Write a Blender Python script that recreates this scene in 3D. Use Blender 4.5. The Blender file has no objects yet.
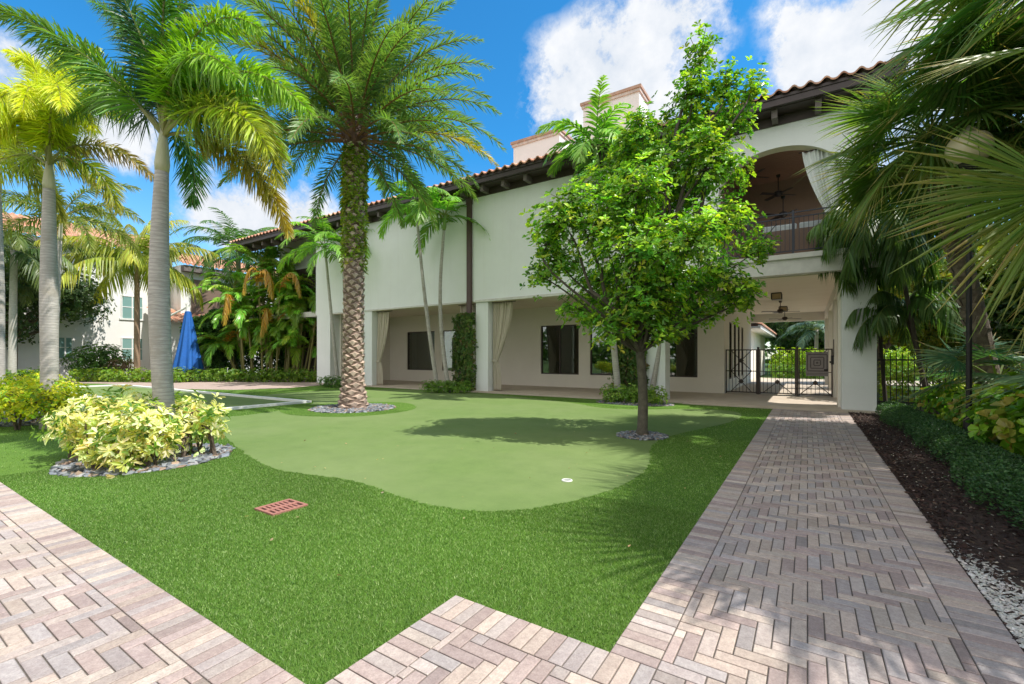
import bpy, bmesh, math, random
import numpy as np
from mathutils import Vector
rng = np.random.default_rng(7)
random.seed(7)
sc = bpy.context.scene
col = sc.collection
R = math.radians

# ------------------------------------------------------------------ camera frame
YAW = R(33); F = 455.0; H = 1.5; HZ = 357.0
sn, cs = math.sin(YAW), math.cos(YAW)
def at(x, y, d):
    l = (x-512)/F*d
    return np.array([-d*sn+l*cs, d*cs+l*sn, H+(HZ-y)/F*d])
def gp(x, y):
    return at(x, y, F*H/(y-HZ))[:2]
def onY(x, y, Y):
    t = (x-512)/F
    return at(x, y, Y/(cs+t*sn))

# ------------------------------------------------------------------ mesh builder
def A(v): return np.asarray(v, dtype=np.float64)
class MB:
    def __init__(s): s.V=[]; s.Q=[]; s.T=[]; s.QC=[]; s.TC=[]; s.n=0
    def add(s, V, quads=None, tris=None, cq=None, ct=None):
        V = A(V).reshape(-1,3)
        if quads is not None and len(quads):
            q = np.asarray(quads, dtype=np.int64).reshape(-1,4)+s.n; s.Q.append(q)
            c = np.empty((len(q),3)); c[:] = (0.5,0.5,0.5) if cq is None else cq; s.QC.append(c)
        if tris is not None and len(tris):
            t = np.asarray(tris, dtype=np.int64).reshape(-1,3)+s.n; s.T.append(t)
            c = np.empty((len(t),3)); cc = ct if ct is not None else cq
            c[:] = (0.5,0.5,0.5) if cc is None else cc; s.TC.append(c)
        s.V.append(V); s.n += len(V)
    def box(s, x0,x1,y0,y1,z0,z1, c=None):
        V=[(x0,y0,z0),(x1,y0,z0),(x1,y1,z0),(x0,y1,z0),(x0,y0,z1),(x1,y0,z1),(x1,y1,z1),(x0,y1,z1)]
        s.add(V, [(0,3,2,1),(4,5,6,7),(0,1,5,4),(1,2,6,5),(2,3,7,6),(3,0,4,7)], cq=c)
    def obox(s, p, ax, ay, az, c=None):   # centre + half axis vectors
        p,ax,ay,az=map(A,(p,ax,ay,az))
        V=[p+i*ax+j*ay+k*az for k in(-1,1) for (i,j) in((-1,-1),(1,-1),(1,1),(-1,1))]
        s.add(V, [(0,3,2,1),(4,5,6,7),(0,1,5,4),(1,2,6,5),(2,3,7,6),(3,0,4,7)], cq=c)
    def tube(s, P, r, k=8, c=None, cap=True):
        P=A(P); n=len(P); r=np.broadcast_to(A(r),(n,)) if np.ndim(r)<2 else r
        T=np.gradient(P,axis=0); T/=np.linalg.norm(T,axis=1)[:,None]+1e-9
        ref=np.array([0,0,1.0]) if abs(T[:,2]).mean()<.8 else np.array([1.0,0,0])
        a=np.cross(T,ref); a/=np.linalg.norm(a,axis=1)[:,None]+1e-9; b=np.cross(T,a)
        th=np.arange(k)/k*2*math.pi
        V=P[:,None]+r[:,None,None]*(np.cos(th)[None,:,None]*a[:,None]+np.sin(th)[None,:,None]*b[:,None])
        i=np.arange(n-1)[:,None]*k; j=np.arange(k)[None,:]; j2=(j+1)%k
        q=np.stack([i+j,i+j2,i+k+j2,i+k+j],-1).reshape(-1,4)
        V=V.reshape(-1,3); t=[]
        if cap:
            V=np.vstack([V,P[:1],P[-1:]]); m=n*k
            t=[(m,(x+1)%k,x) for x in range(k)]+[(m+1,(n-1)*k+x,(n-1)*k+(x+1)%k) for x in range(k)]
        s.add(V,q,t if t else None,cq=c)
    def bar(s,p0,p1,w,c=None):
        s.tube([p0,p1],[w,w],4,c)
    def prism(s, poly, z0, z1, c=None, axis='z'):
        poly=[tuple(p) for p in poly]; n=len(poly)
        a=0
        for i in range(n):
            x0,y0=poly[i]; x1,y1=poly[(i+1)%n]; a+=x0*y1-x1*y0
        if a<0: poly=poly[::-1]
        from mathutils.geometry import tessellate_polygon
        tr=tessellate_polygon([[Vector((x,y,0)) for x,y in poly]])
        def m(x,y,z):
            return (x,y,z) if axis=='z' else ((x,z,y) if axis=='y' else (z,x,y))
        V=[m(x,y,z0) for x,y in poly]+[m(x,y,z1) for x,y in poly]
        t=[]
        for (i,j,k) in tr:
            (ax,ay),(bx,by),(cx,cy)=poly[i],poly[j],poly[k]
            if (bx-ax)*(cy-ay)-(cx-ax)*(by-ay)<0: i,k=k,i
            t.append((i+n,j+n,k+n)); t.append((k,j,i))
        s.add(V,[(i,(i+1)%n,(i+1)%n+n,i+n) for i in range(n)],t,cq=c)
    def build(s, name, mat, parent=None, origin=None, smooth=False, **props):
        V=np.vstack(s.V)
        o_=A(origin) if origin is not None else (A(parent['_o']) if parent is not None else np.zeros(3))
        V=V-o_
        q=np.vstack(s.Q) if s.Q else np.zeros((0,4),int); t=np.vstack(s.T) if s.T else np.zeros((0,3),int)
        me=bpy.data.meshes.new(name)
        me.vertices.add(len(V)); me.vertices.foreach_set('co',V.astype(np.float32).ravel())
        nl=len(q)*4+len(t)*3; me.loops.add(nl)
        me.loops.foreach_set('vertex_index',np.concatenate([q.ravel(),t.ravel()]).astype(np.int32))
        me.polygons.add(len(q)+len(t))
        st=np.concatenate([np.arange(len(q))*4,len(q)*4+np.arange(len(t))*3]).astype(np.int32)
        me.polygons.foreach_set('loop_start',st)
        me.polygons.foreach_set('use_smooth',np.full(len(q)+len(t),bool(smooth)))
        me.update(calc_edges=True)
        C=np.vstack(s.QC+s.TC); C=np.hstack([C,np.ones((len(C),1))])
        at_=me.attributes.new('Col','FLOAT_COLOR','FACE'); at_.data.foreach_set('color',C.astype(np.float32).ravel())
        me.materials.append(mat)
        o=bpy.data.objects.new(name,me); col.objects.link(o)
        if parent is not None:
            o.parent=parent; o.location=o_-A(parent['_o']) 
        else: o.location=o_
        o['_o']=list(o_)
        for k,v in props.items(): o[k]=v
        return o
def thing(name, label, cat, loc=(0,0,0), group=None):
    o=bpy.data.objects.new(name,None); col.objects.link(o); o.location=loc; o['_o']=[float(v) for v in loc]
    o['label']=label; o['category']=cat
    if group: o['group']=group
    return o
def tag(o,label,cat,group=None):
    o['label']=label; o['category']=cat
    if group: o['group']=group
    return o
def kind(o,k,label=None,cat=None):
    o['kind']=k
    if label: o['label']=label
    if cat: o['category']=cat
    return o
def copy_thing(o, delta, label, parent=None):
    c=o.copy(); col.objects.link(c); c.parent=parent
    if parent is None: c.location=Vector(o.location)+Vector(delta); c['label']=label
    for ch in [x for x in bpy.data.objects if x.parent==o]:
        copy_thing(ch,(0,0,0),None,c)
    return c

# ------------------------------------------------------------------ materials
MATS={}
def newmat(name):
    m=bpy.data.materials.new(name); m.use_nodes=True; nt=m.node_tree
    b=nt.nodes['Principled BSDF']; return m,nt,b
def nd(nt,t,**k):
    n=nt.nodes.new(t)
    for a,v in k.items():
        if a in n.inputs: n.inputs[a].default_value=v
        else: setattr(n,a,v)
    return n
def mix(nt,f,a,b,mode='MIX'):
    n=nt.nodes.new('ShaderNodeMix'); n.data_type='RGBA'; n.blend_type=mode
    for i,v in ((0,f),(6,a),(7,b)):
        if isinstance(v,bpy.types.NodeSocket): nt.links.new(v,n.inputs[i])
        else: n.inputs[i].default_value=v if i==0 else (*v[:3],1)
    return n.outputs[2]
def noise(nt,co,scale,detail=4,rough=.6,sc3=None):
    if sc3:
        mp=nd(nt,'ShaderNodeMapping'); mp.inputs['Scale'].default_value=sc3; nt.links.new(co,mp.inputs[0]); co=mp.outputs[0]
    n=nd(nt,'ShaderNodeTexNoise'); n.inputs['Scale'].default_value=scale; n.inputs['Detail'].default_value=detail; n.inputs['Roughness'].default_value=rough
    nt.links.new(co,n.inputs['Vector']); return n.outputs['Fac']
def ramp(nt,f,p0,p1,c0=(0,0,0),c1=(1,1,1)):
    n=nt.nodes.new('ShaderNodeValToRGB'); e=n.color_ramp.elements
    e[0].position=p0; e[1].position=p1; e[0].color=(*c0,1); e[1].color=(*c1,1); nt.links.new(f,n.inputs[0]); return n.outputs[0]
def bump(nt,b,h,strength,dist):
    n=nd(nt,'ShaderNodeBump'); n.inputs['Strength'].default_value=strength; n.inputs['Distance'].default_value=dist
    nt.links.new(h,n.inputs['Height']); nt.links.new(n.outputs[0],b.inputs['Normal']); return n
def co_of(nt): return nd(nt,'ShaderNodeTexCoord').outputs['Object']
def M(name,c1,c2=None,scale=3.,rough=.7,bs=0,bscale=60,bd=.01,lo=.35,hi=.65,metal=0,sc3=None,spec=.5):
    if name in MATS: return MATS[name]
    m,nt,b=newmat(name); co=co_of(nt)
    b.inputs['Roughness'].default_value=rough; b.inputs['Metallic'].default_value=metal
    b.inputs['Specular IOR Level'].default_value=spec
    c2=c2 or tuple(x*.85 for x in c1)
    f=ramp(nt,noise(nt,co,scale,6,.65,sc3),lo,hi)
    nt.links.new(mix(nt,f,c1,c2),b.inputs['Base Color'])
    if bs: bump(nt,b,noise(nt,co,bscale,5,.7),bs,bd)
    MATS[name]=m; return m
def MC(name,rough=.6,var=.25,scale=20,bs=0,bscale=80,bd=.004,spec=.5,tint=(1,1,1)):   # colour attribute x noise
    if name in MATS: return MATS[name]
    m,nt,b=newmat(name); co=co_of(nt)
    b.inputs['Roughness'].default_value=rough; b.inputs['Specular IOR Level'].default_value=spec
    a=nd(nt,'ShaderNodeAttribute'); a.attribute_name='Col'
    f=ramp(nt,noise(nt,co,scale,6,.7),.3,.7,(1-var,)*3,(1+var*.4,)*3)
    nt.links.new(mix(nt,1.0,a.outputs['Color'],f,'MULTIPLY'),b.inputs['Base Color'])
    if bs: bump(nt,b,noise(nt,co,bscale,5,.7),bs,bd)
    MATS[name]=m; return m
def leafmat(name,trans=.35,rough=.42,spec=.5,yl=1.35):
    m,nt,b=newmat(name)
    a=nd(nt,'ShaderNodeAttribute'); a.attribute_name='Col'
    nt.links.new(a.outputs['Color'],b.inputs['Base Color']); b.inputs['Roughness'].default_value=rough
    b.inputs['Specular IOR Level'].default_value=spec
    t=nd(nt,'ShaderNodeBsdfTranslucent')
    nt.links.new(mix(nt,1.0,a.outputs['Color'],(1.5*yl/1.35,1.5,.5),'MULTIPLY'),t.inputs['Color'])
    ms=nd(nt,'ShaderNodeMixShader'); ms.inputs[0].default_value=trans
    out=nt.nodes['Material Output']
    nt.links.new(b.outputs[0],ms.inputs[1]); nt.links.new(t.outputs[0],ms.inputs[2]); nt.links.new(ms.outputs[0],out.inputs[0])
    return m
LEAF=leafmat('leaf',.42); LEAFG=leafmat('glossy_leaf',.38,.3,.5); GRASS=leafmat('grass_blade',.3,.55,.3)
STUCCO=M('stucco',(.84,.87,.87),(.79,.82,.82),.5,.9,.5,38,.02)
def stained(m):
    nt=m.node_tree; b=nt.nodes['Principled BSDF']; src=b.inputs['Base Color'].links[0].from_socket; co=co_of(nt)
    f=ramp(nt,noise(nt,co,1.2,6,.7,(3,3,.25)),.50,.80,(1,1,1),(.955,.95,.94)); nt.links.new(mix(nt,1.0,src,f,'MULTIPLY'),b.inputs['Base Color'])
stained(STUCCO)
CREAM=M('cream_stucco',(.83,.78,.69),(.78,.73,.64),.5,.85,.25,60,.006)
TRIM=M('stone_trim',(.68,.67,.63),(.58,.57,.54),4,.8,.4,50,.006)
BROWN=M('dark_brown_wood',(.045,.032,.028),(.065,.045,.04),6,.5,.15,40,.003)
BRACK=M('bracket_wood',(.16,.13,.12),(.12,.1,.09),8,.6,.1,40,.003)
IRON=M('black_iron',(.022,.02,.022),(.03,.026,.026),9,.4,0,metal=.3)
GATEM=M('bronze_metal',(.05,.035,.03),(.06,.045,.04),9,.45,0,metal=.3)
TILE=MC('clay_tile',.8,.4,3,.2,60,.004)
PAVER=MC('paver',.85,.30,120,.6,260,.005)
def paver2():
    nt=PAVER.node_tree; b=nt.nodes['Principled BSDF']; src=b.inputs['Base Color'].links[0].from_socket; co=co_of(nt)
    c=mix(nt,1.0,src,ramp(nt,noise(nt,co,26,5,.7),.32,.68,(.85,.80,.78),(1.12,1.10,1.05)),'MULTIPLY')
    nt.links.new(mix(nt,1.0,c,ramp(nt,noise(nt,co,1.1,5,.65),.35,.7,(.86,.85,.84),(1.04,1.04,1.04)),'MULTIPLY'),b.inputs['Base Color'])
paver2()
CONC=M('porch_stone',(.55,.47,.38),(.48,.40,.32),2,.7,.15,60,.002)
FARPAVE=M('far_paver',(.42,.33,.29),(.34,.26,.23),4,.85,.2,40,.004)
WHITE=M('white_paint',(.78,.78,.76),(.70,.70,.68),5,.6)
BARK=MC('bark',.9,.5,9,.7,40,.02)
LATTICE=M('joint_sand',(.10,.085,.07),(.15,.13,.11),40,.95)
MULCH=MC('mulch',.95,.5,30,.8,90,.02)
STONE=MC('pebble',.6,.3,25,.1,90,.002)
def glass():
    m,nt,b=newmat('window_glass'); b.inputs['Base Color'].default_value=(.42,.45,.43,1); b.inputs['Metallic'].default_value=1.0; b.inputs['Roughness'].default_value=.02
    b.inputs['Specular IOR Level'].default_value=1.0; bn=bump(nt,b,noise(nt,co_of(nt),.7,1),.05,.02)
    t=nd(nt,'ShaderNodeBsdfTransparent'); t.inputs['Color'].default_value=(.62,.66,.62,1); ms=nd(nt,'ShaderNodeMixShader'); ms.inputs[0].default_value=.58
    nt.links.new(b.outputs[0],ms.inputs[1]); nt.links.new(t.outputs[0],ms.inputs[2]); nt.links.new(ms.outputs[0],nt.nodes['Material Output'].inputs[0]); return m
GLASS=glass()
def lampglass():
    m,nt,b=newmat('frosted_globe'); b.inputs['Base Color'].default_value=(.70,.60,.42,1); b.inputs['Roughness'].default_value=.35
    b.inputs['Subsurface Weight'].default_value=.3; b.inputs['Subsurface Radius'].default_value=(.1,.08,.05)
    return m
GLOBE=lampglass()
def curtainmat():
    m,nt,b=newmat('linen'); b.inputs['Roughness'].default_value=.9
    co=co_of(nt); f=noise(nt,co,300,2)
    nt.links.new(mix(nt,f,(.66,.60,.50),(.76,.70,.59)),b.inputs['Base Color'])
    t=nd(nt,'ShaderNodeBsdfTranslucent'); t.inputs['Color'].default_value=(.7,.62,.5,1); ms=nd(nt,'ShaderNodeMixShader'); ms.inputs[0].default_value=.3
    nt.links.new(b.outputs[0],ms.inputs[1]); nt.links.new(t.outputs[0],ms.inputs[2]); nt.links.new(ms.outputs[0],nt.nodes['Material Output'].inputs[0]); return m
LINEN=curtainmat()
SHEER=M('pale_linen',(.62,.66,.64),(.72,.75,.73),40,.9)
BLUE=M('blue_canvas',(.008,.11,.42),(.008,.09,.34),6,.8,.2,200,.002)
def trunkring():
    m,nt,b=newmat('ringed_bark'); co=co_of(nt); b.inputs['Roughness'].default_value=.8
    w=nd(nt,'ShaderNodeTexWave'); w.wave_type='BANDS'; w.bands_direction='Z'; w.inputs['Scale'].default_value=5.2
    w.inputs['Distortion'].default_value=3.5; w.inputs['Detail'].default_value=3; w.inputs['Detail Scale'].default_value=.7
    nt.links.new(co,w.inputs['Vector'])
    n1=noise(nt,co,6,5,.7,(1,1,9)); n2=noise(nt,co,3,4)
    c=mix(nt,ramp(nt,n1,.3,.75),(.30,.275,.25),(.64,.61,.57)); c=mix(nt,ramp(nt,w.outputs['Fac'],.0,.30),(.36,.335,.31),c)
    c=mix(nt,ramp(nt,n2,.50,.72),c,(.34,.31,.26))
    nt.links.new(c,b.inputs['Base Color']); bump(nt,b,n1,.5,.012); return m
RINGED=trunkring()
SHAFT=M('crownshaft',(.58,.54,.42),(.40,.42,.24),5,.45,.1,20,.004,sc3=(1,1,.2))

def turfmat(name,c1,c2,c3,scale,bs):
    m,nt,b=newmat(name); co=co_of(nt); b.inputs['Roughness'].default_value=.9; b.inputs['Specular IOR Level'].default_value=.2
    c=mix(nt,ramp(nt,noise(nt,co,scale,5,.75),.35,.65),c1,c2); c=mix(nt,ramp(nt,noise(nt,co,.45,4),.4,.7),c,c3); c=mix(nt,1.0,c,ramp(nt,noise(nt,co,2.2,7,.75),.3,.72,(.86,.88,.86),(1.08,1.07,1.06)),'MULTIPLY')
    nt.links.new(c,b.inputs['Base Color']); bump(nt,b,noise(nt,co,scale,4,.8),bs,.012); return m
TURF=turfmat('turf_base',(.06,.13,.018),(.13,.24,.035),(.10,.19,.03),110,.7)
GREEN=turfmat('putting_turf',(.125,.195,.058),(.16,.235,.075),(.175,.235,.09),170,.6)
FARGRASS=turfmat('far_grass',(.04,.09,.02),(.07,.12,.03),(.06,.1,.03),12,.5)

# ------------------------------------------------------------------ foliage helpers
def nrm(v): return v/(np.linalg.norm(v,axis=-1,keepdims=True)+1e-9)
def vary(c,n,amt=.18,hue=.12,g=None):
    g=g or rng
    c=A(c); out=np.tile(c,(n,1)) if c.ndim==1 else c.copy()
    out=out*(1+amt*g.standard_normal((n,1)))*(1+hue*g.standard_normal((n,3))*np.array([1,.4,.6]))
    return np.clip(out,.004,.9)
def leaves(mb,P,D,size,asp,cols,up=None,fold=.25,droop=.15):
    """obovate leaves: P base points, D directions, N leaf normals"""
    n=len(P); D=nrm(D); size=np.broadcast_to(A(size),(n,))[:,None]
    if up is None: up=np.array([0,0,1.])+.7*rng.standard_normal((n,3))
    W=nrm(np.cross(D,up)); N=np.cross(W,D)
    w=size*asp*.5
    b=P; tip=P+D*size-N*size*droop; m1=P+D*size*.38; m2=P+D*size*.75-N*size*droop*.4
    V=np.stack([b,m1+W*w*.75+N*w*fold,m2+W*w+N*w*fold,tip,m2-W*w+N*w*fold,m1-W*w*.75+N*w*fold],1).reshape(-1,3)
    i=np.arange(n)[:,None]*6
    q=np.stack([i+np.array([0,1,2,3]),i+np.array([0,3,4,5])],1).reshape(-1,4)
    mb.add(V,q,cq=np.repeat(cols,2,axis=0))
def ellipsoid_pts(n,c,r,shell=.55):
    v=nrm(rng.standard_normal((n,3))); k=(shell**3+(1-shell**3)*rng.random((n,1)))**(1/3)
    return A(c)+v*k*A(r),v
def rosettes(mb,P,out,nl,size,asp,cols,spread=1.0):
    n=len(P); Pn=np.repeat(P,nl,0); On=np.repeat(nrm(out),nl,0)
    rv=rng.standard_normal((n*nl,3)); rv-=On*(rv*On).sum(1)[:,None]; rv=nrm(rv)
    D=nrm(On*(.2+.5*rng.random((n*nl,1)))+rv*spread)
    leaves(mb,Pn+D*.01,D,size*(.5+.75*rng.random(n*nl)),asp,vary(np.repeat(cols,nl,0),n*nl,.1,.06),up=On+.25*rng.standard_normal((n*nl,3)))
def bez(pts,n=18):
    pts=A(pts); t=np.linspace(0,1,n)[:,None]; k=len(pts)-1
    return sum(math.comb(k,i)*(1-t)**(k-i)*t**i*pts[i] for i in range(k+1))
def frond(mb,P,L,n,w,cb,ct,a0=70,a1=25,lift=15,lj=8,grav=.1,start=.12,rach=(.012,.003),rc=(.25,.3,.1),prof='mid',upref=None,tipc=None,amt=.14):
    P=A(P); m=len(P); seg=np.linalg.norm(np.diff(P,axis=0),axis=1); s=np.concatenate([[0],np.cumsum(seg)]); s/=s[-1]
    t=np.linspace(start,.995,n)+rng.uniform(-.3,.3,n)/n; t=np.clip(t,0,1)
    Tn=nrm(np.gradient(P,axis=0)); up=A(upref) if upref is not None else np.array([0,0,1.])
    def ip(Z): return np.stack([np.interp(t,s,Z[:,i]) for i in range(3)],1)
    p=ip(P); T=nrm(ip(Tn)); S=nrm(np.cross(T,up)); U=np.cross(S,T)
    tt=np.concatenate([t,t]); side=np.concatenate([np.ones(n),-np.ones(n)])[:,None]
    p=np.concatenate([p,p]); T=np.concatenate([T,T]); S=np.concatenate([S,S])*side; U=np.concatenate([U,U]); N=2*n
    a=np.radians(a0+(a1-a0)*tt+6*rng.standard_normal(N))[:,None]
    if lj=='plume': b=np.radians(rng.uniform(-100,100,N)+lift)[:,None]
    else: b=np.radians(lift+lj*rng.standard_normal(N))[:,None]
    D=nrm(T*np.cos(a)+(S*np.cos(b)+U*np.sin(b))*np.sin(a))
    if prof=='mid': pl=np.sin(np.clip(.18+.82*tt,0,1)**.85*math.pi)**.6*.85+.15
    else: pl=np.clip(1.15-tt*.75,0,1)*np.clip(tt*4+.3,0,1)
    ln=(L*pl*(1+.1*rng.standard_normal(N)))[:,None]
    W=nrm(T-D*(T*D).sum(1)[:,None]); Nn=np.cross(D,W); tw=.35*rng.standard_normal((N,1)); W=W*np.cos(tw)+Nn*np.sin(tw)
    ww=w*(.8+.4*rng.random((N,1)))*np.clip(.5+pl[:,None]*.5,0,1)
    g=lambda f: p+D*ln*f-np.array([0,0,1])*grav*(f**2)*ln*(1+ln)
    r0,r1,r2,r3=p,g(.35),g(.7),g(1.)
    V=np.stack([r0-W*ww*.3,r0+W*ww*.3,r1-W*ww*.5,r1+W*ww*.5,r2-W*ww*.38,r2+W*ww*.38,r3],1).reshape(-1,3)
    i=np.arange(N)[:,None]*7
    q=np.stack([i+np.array([0,1,3,2]),i+np.array([2,3,5,4])],1).reshape(-1,4); tr=(i+np.array([4,5,6])).reshape(-1,3)
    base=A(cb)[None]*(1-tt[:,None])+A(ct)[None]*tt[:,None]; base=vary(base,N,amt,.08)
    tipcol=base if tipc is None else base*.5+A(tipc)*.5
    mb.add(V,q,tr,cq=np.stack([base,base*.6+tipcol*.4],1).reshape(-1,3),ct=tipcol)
    rr=np.linspace(rach[0],rach[1],m); mb.tube(P,rr,5,rc,cap=False)
def arc(base,az,el,L,droop,n=16,pw=1.5,side=0):
    t=np.linspace(0,1,n); e=el-droop*t**pw; a=az+side*t**2
    d=np.stack([np.cos(e)*np.cos(a),np.cos(e)*np.sin(a),np.sin(e)],1)
    return A(base)+np.concatenate([[np.zeros(3)],np.cumsum((d[1:]+d[:-1])/2*(L/(n-1)),0)])
def trunk_pts(b,t,n=14,bow=(0,0),wob=0):
    b,t=A(b),A(t); s=np.linspace(0,1,n)[:,None]
    P=b+(t-b)*s; P[:,:2]+=np.sin(s*math.pi)*A(bow)
    return P
def fan(mb,hub,d,nrm_,Rr,nseg=44,spread=125,split=.45,w=.03,cols=(.08,.16,.03),tip=(.3,.3,.1),droop=.25,cost=.25):
    hub,d,nn=A(hub),nrm(A(d)),A(nrm_); nn=nrm(nn-d*(nn@d)); s=np.cross(d,nn)
    th=np.radians(np.linspace(-spread,spread,nseg)+rng.uniform(-1,1,nseg)); ds=np.radians(2*spread/nseg)*.5
    ln=Rr*(1-.28*(np.abs(th)/np.radians(spread))**2)*(1+.06*rng.standard_normal(nseg))
    dirs=d*np.cos(th)[:,None]+s*np.sin(th)[:,None]
    perp=-d*np.sin(th)[:,None]+s*np.cos(th)[:,None]
    fr=[.03,split*.6,split,.72,1.]; V=[]
    dr=droop*(1+.5*rng.standard_normal(nseg))
    for f in fr:
        c=hub+dirs*(ln*f)[:,None]-np.array([0,0,1])*(dr*ln*f**2.6)[:,None]-nn*(cost*ln*(np.abs(th)/2.2)*f*.5)[:,None]
        hw=np.tan(ds)*ln*f if f<=split else np.tan(ds)*ln*split*(1-(f-split)/(1.02-split))
        V.append(np.stack([c-perp*hw[:,None],c+nn*(hw*.7)[:,None],c+perp*hw[:,None]],1))
    V=np.stack(V,1) # nseg,5,3,3
    k=len(fr); i=np.arange(nseg)[:,None]*(3*k); q=[]
    for r in range(k-1):
        for cidx in (0,1):
            b0=r*3+cidx; q.append(i+np.array([b0,b0+1,b0+4,b0+3]))
    q=np.stack(q,1).reshape(-1,4)
    base=vary(cols,nseg,.15,.1); C=[]
    tipm=rng.random((nseg,1))**2*.8
    for r in range(k-1):
        f=(r/(k-2))**3
        cc=base*(1-f*tipm)+A(tip)*f*tipm; C+=[cc*1.05,cc*.95]
    mb.add(V.reshape(-1,3),q,cq=np.stack(C,1).reshape(-1,3))

# ------------------------------------------------------------------ point in polygon
def inpoly(X,Y,poly):
    r=np.zeros(len(X),bool); n=len(poly)
    for i in range(n):
        x0,y0=poly[i]; x1,y1=poly[(i+1)%n]
        c=((y0>Y)!=(y1>Y)); 
        with np.errstate(divide='ignore',invalid='ignore'):
            xi=(x1-x0)*(Y-y0)/(y1-y0+1e-12)+x0
        r^=c&(X<xi)
    return r
def smoothpoly(P,it=3):
    P=A(P)
    for _ in range(it):
        Q=np.roll(P,-1,0); P=np.stack([P*.75+Q*.25,P*.25+Q*.75],1).reshape(-1,2)
    return P
def sheet(name,poly,z,mat,th=None,**k):
    mb=MB(); poly=[tuple(p) for p in poly]
    mb.prism(poly,z-(th or .02),z); o=mb.build(name,mat); o['kind']='structure'; return o

# ================================================================== GROUND
g=MB(); g.add([(-400,-400,-.03),(400,-400,-.03),(400,400,-.03),(-400,400,-.03)],[(0,1,2,3)]); kind(g.build('ground',FARGRASS),'structure')
PX0,PX1=-.84,.92; PE=1.23; NX=-1.85; NY=2.2
lawn=[(-36,PE),(NX,PE),(NX,NY),(PX0,NY),(PX0,15.2),(-24.5,15.2),(-34,9)]
sheet('lawn',lawn,0,TURF)
greenpx=[(176,421),(205,416),(235,417),(270,412),(300,408),(318,402),(300,397),(250,397),(290,392.5),(345,389.5),(400,389.5),(450,391.5),(520,397),(575,403),(597,408),(640,410),(690,408.5),(738,411),(744,417),(722,425),(690,431),(656,440),(648,452),(652,462),(640,477),(600,495),(550,507),(490,513),(440,508),(400,498),(370,485),(330,477),(290,473),(262,465),(240,450),(220,432),(195,427)]
green=smoothpoly([gp(*p) for p in greenpx],4); green=green+.012*rng.standard_normal(green.shape)
sheet('putting_green',green,.004,GREEN)
# circular fringe of longer turf around the date palm
DP=gp(353,408.5); 
def disc(c,rx,ry=None,n=48,wob=.04,seed=1):
    g_=np.random.default_rng(seed); th=np.arange(n)/n*2*math.pi; ry=ry or rx
    w=1+wob*np.sin(th*3+g_.random()*6)+wob*.5*np.sin(th*5+g_.random()*6)
    return np.stack([c[0]+rx*w*np.cos(th),c[1]+ry*w*np.sin(th)],1)
sheet('turf_fringe',disc(DP,1.85),.008,TURF)
C3=gp(634,403.5)
sheet('turf_fringe',disc((C3[0],C3[1]),1.75,1.2,seed=4),.008,TURF)
court=[(-13.75,5.75),(-13.75,8.75),(-30,8.75),(-30,5.75)]
sheet('court_turf',court,.006,GREEN)
cb=MB(); w=.05
for (x0,x1,y0,y1) in ((-13.86,-13.66,5.55,8.95),(-30,-13.86,5.55,5.75),(-30,-13.86,8.75,8.95),(-30.2,-30,5.55,8.95)): cb.box(x0,x1,y0,y1,0,.07)
tag(cb.build('court_border',WHITE),'low white curb outlining the rectangular turf court behind the bushes','border')
far=[gp(105,383.8),gp(140,386),gp(172,389),gp(233,390),gp(290,388),gp(325,385),gp(338,382.2),gp(338,380),(-30,18.5),(-44,14),(-44,5)]
sheet('far_paved_path',far,.012,FARPAVE)

# ---- pavers (herringbone) as real bricks
Wb=.0785; Lb=Wb*3
PAL=A([(.40,.33,.30),(.44,.375,.32),(.385,.35,.335),(.47,.405,.345),(.355,.295,.275),(.42,.38,.35),(.44,.385,.345),(.38,.315,.29),(.365,.345,.335),(.47,.42,.365)])*A((1.06,1.05,1.07))+A((.012,.006,.012))
def bricks_into(B,mb):
    B=A(B); n=len(B); gap=.0034; hgt=.0+rng.uniform(-.0012,.0012,n)
    x0,x1,y0,y1=B[:,0]+gap,B[:,1]-gap,B[:,2]+gap,B[:,3]-gap
    ok=(x1-x0>.006)&(y1-y0>.006); x0,x1,y0,y1,hgt=x0[ok],x1[ok],y0[ok],y1[ok],hgt[ok]; n=len(x0)
    bv=.004; z=np.zeros(n)+.012+hgt
    lo=np.stack([np.stack([x0,y0,z-.03],1),np.stack([x1,y0,z-.03],1),np.stack([x1,y1,z-.03],1),np.stack([x0,y1,z-.03],1)],1)
    mi=lo.copy(); mi[:,:,2]+=.03-bv*.7
    tp=np.stack([np.stack([x0+bv,y0+bv,z],1),np.stack([x1-bv,y0+bv,z],1),np.stack([x1-bv,y1-bv,z],1),np.stack([x0+bv,y1-bv,z],1)],1)
    V=np.concatenate([lo,mi,tp],1).reshape(-1,3); i=np.arange(n)[:,None]*12
    fq=[(8,9,10,11)]+[(a,(a+1)%4,(a+1)%4+4,a+4) for a in range(4)]+[(a+4,(a+1)%4+4,(a+1)%4+8,a+8) for a in range(4)]
    q=np.stack([i+np.array(f) for f in fq],1).reshape(-1,4)
    c=PAL[rng.integers(0,len(PAL),n)]*(1+.10*rng.standard_normal((n,1)))
    mb.add(V,q,cq=np.repeat(np.clip(c,.1,.85),9,axis=0))
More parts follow.
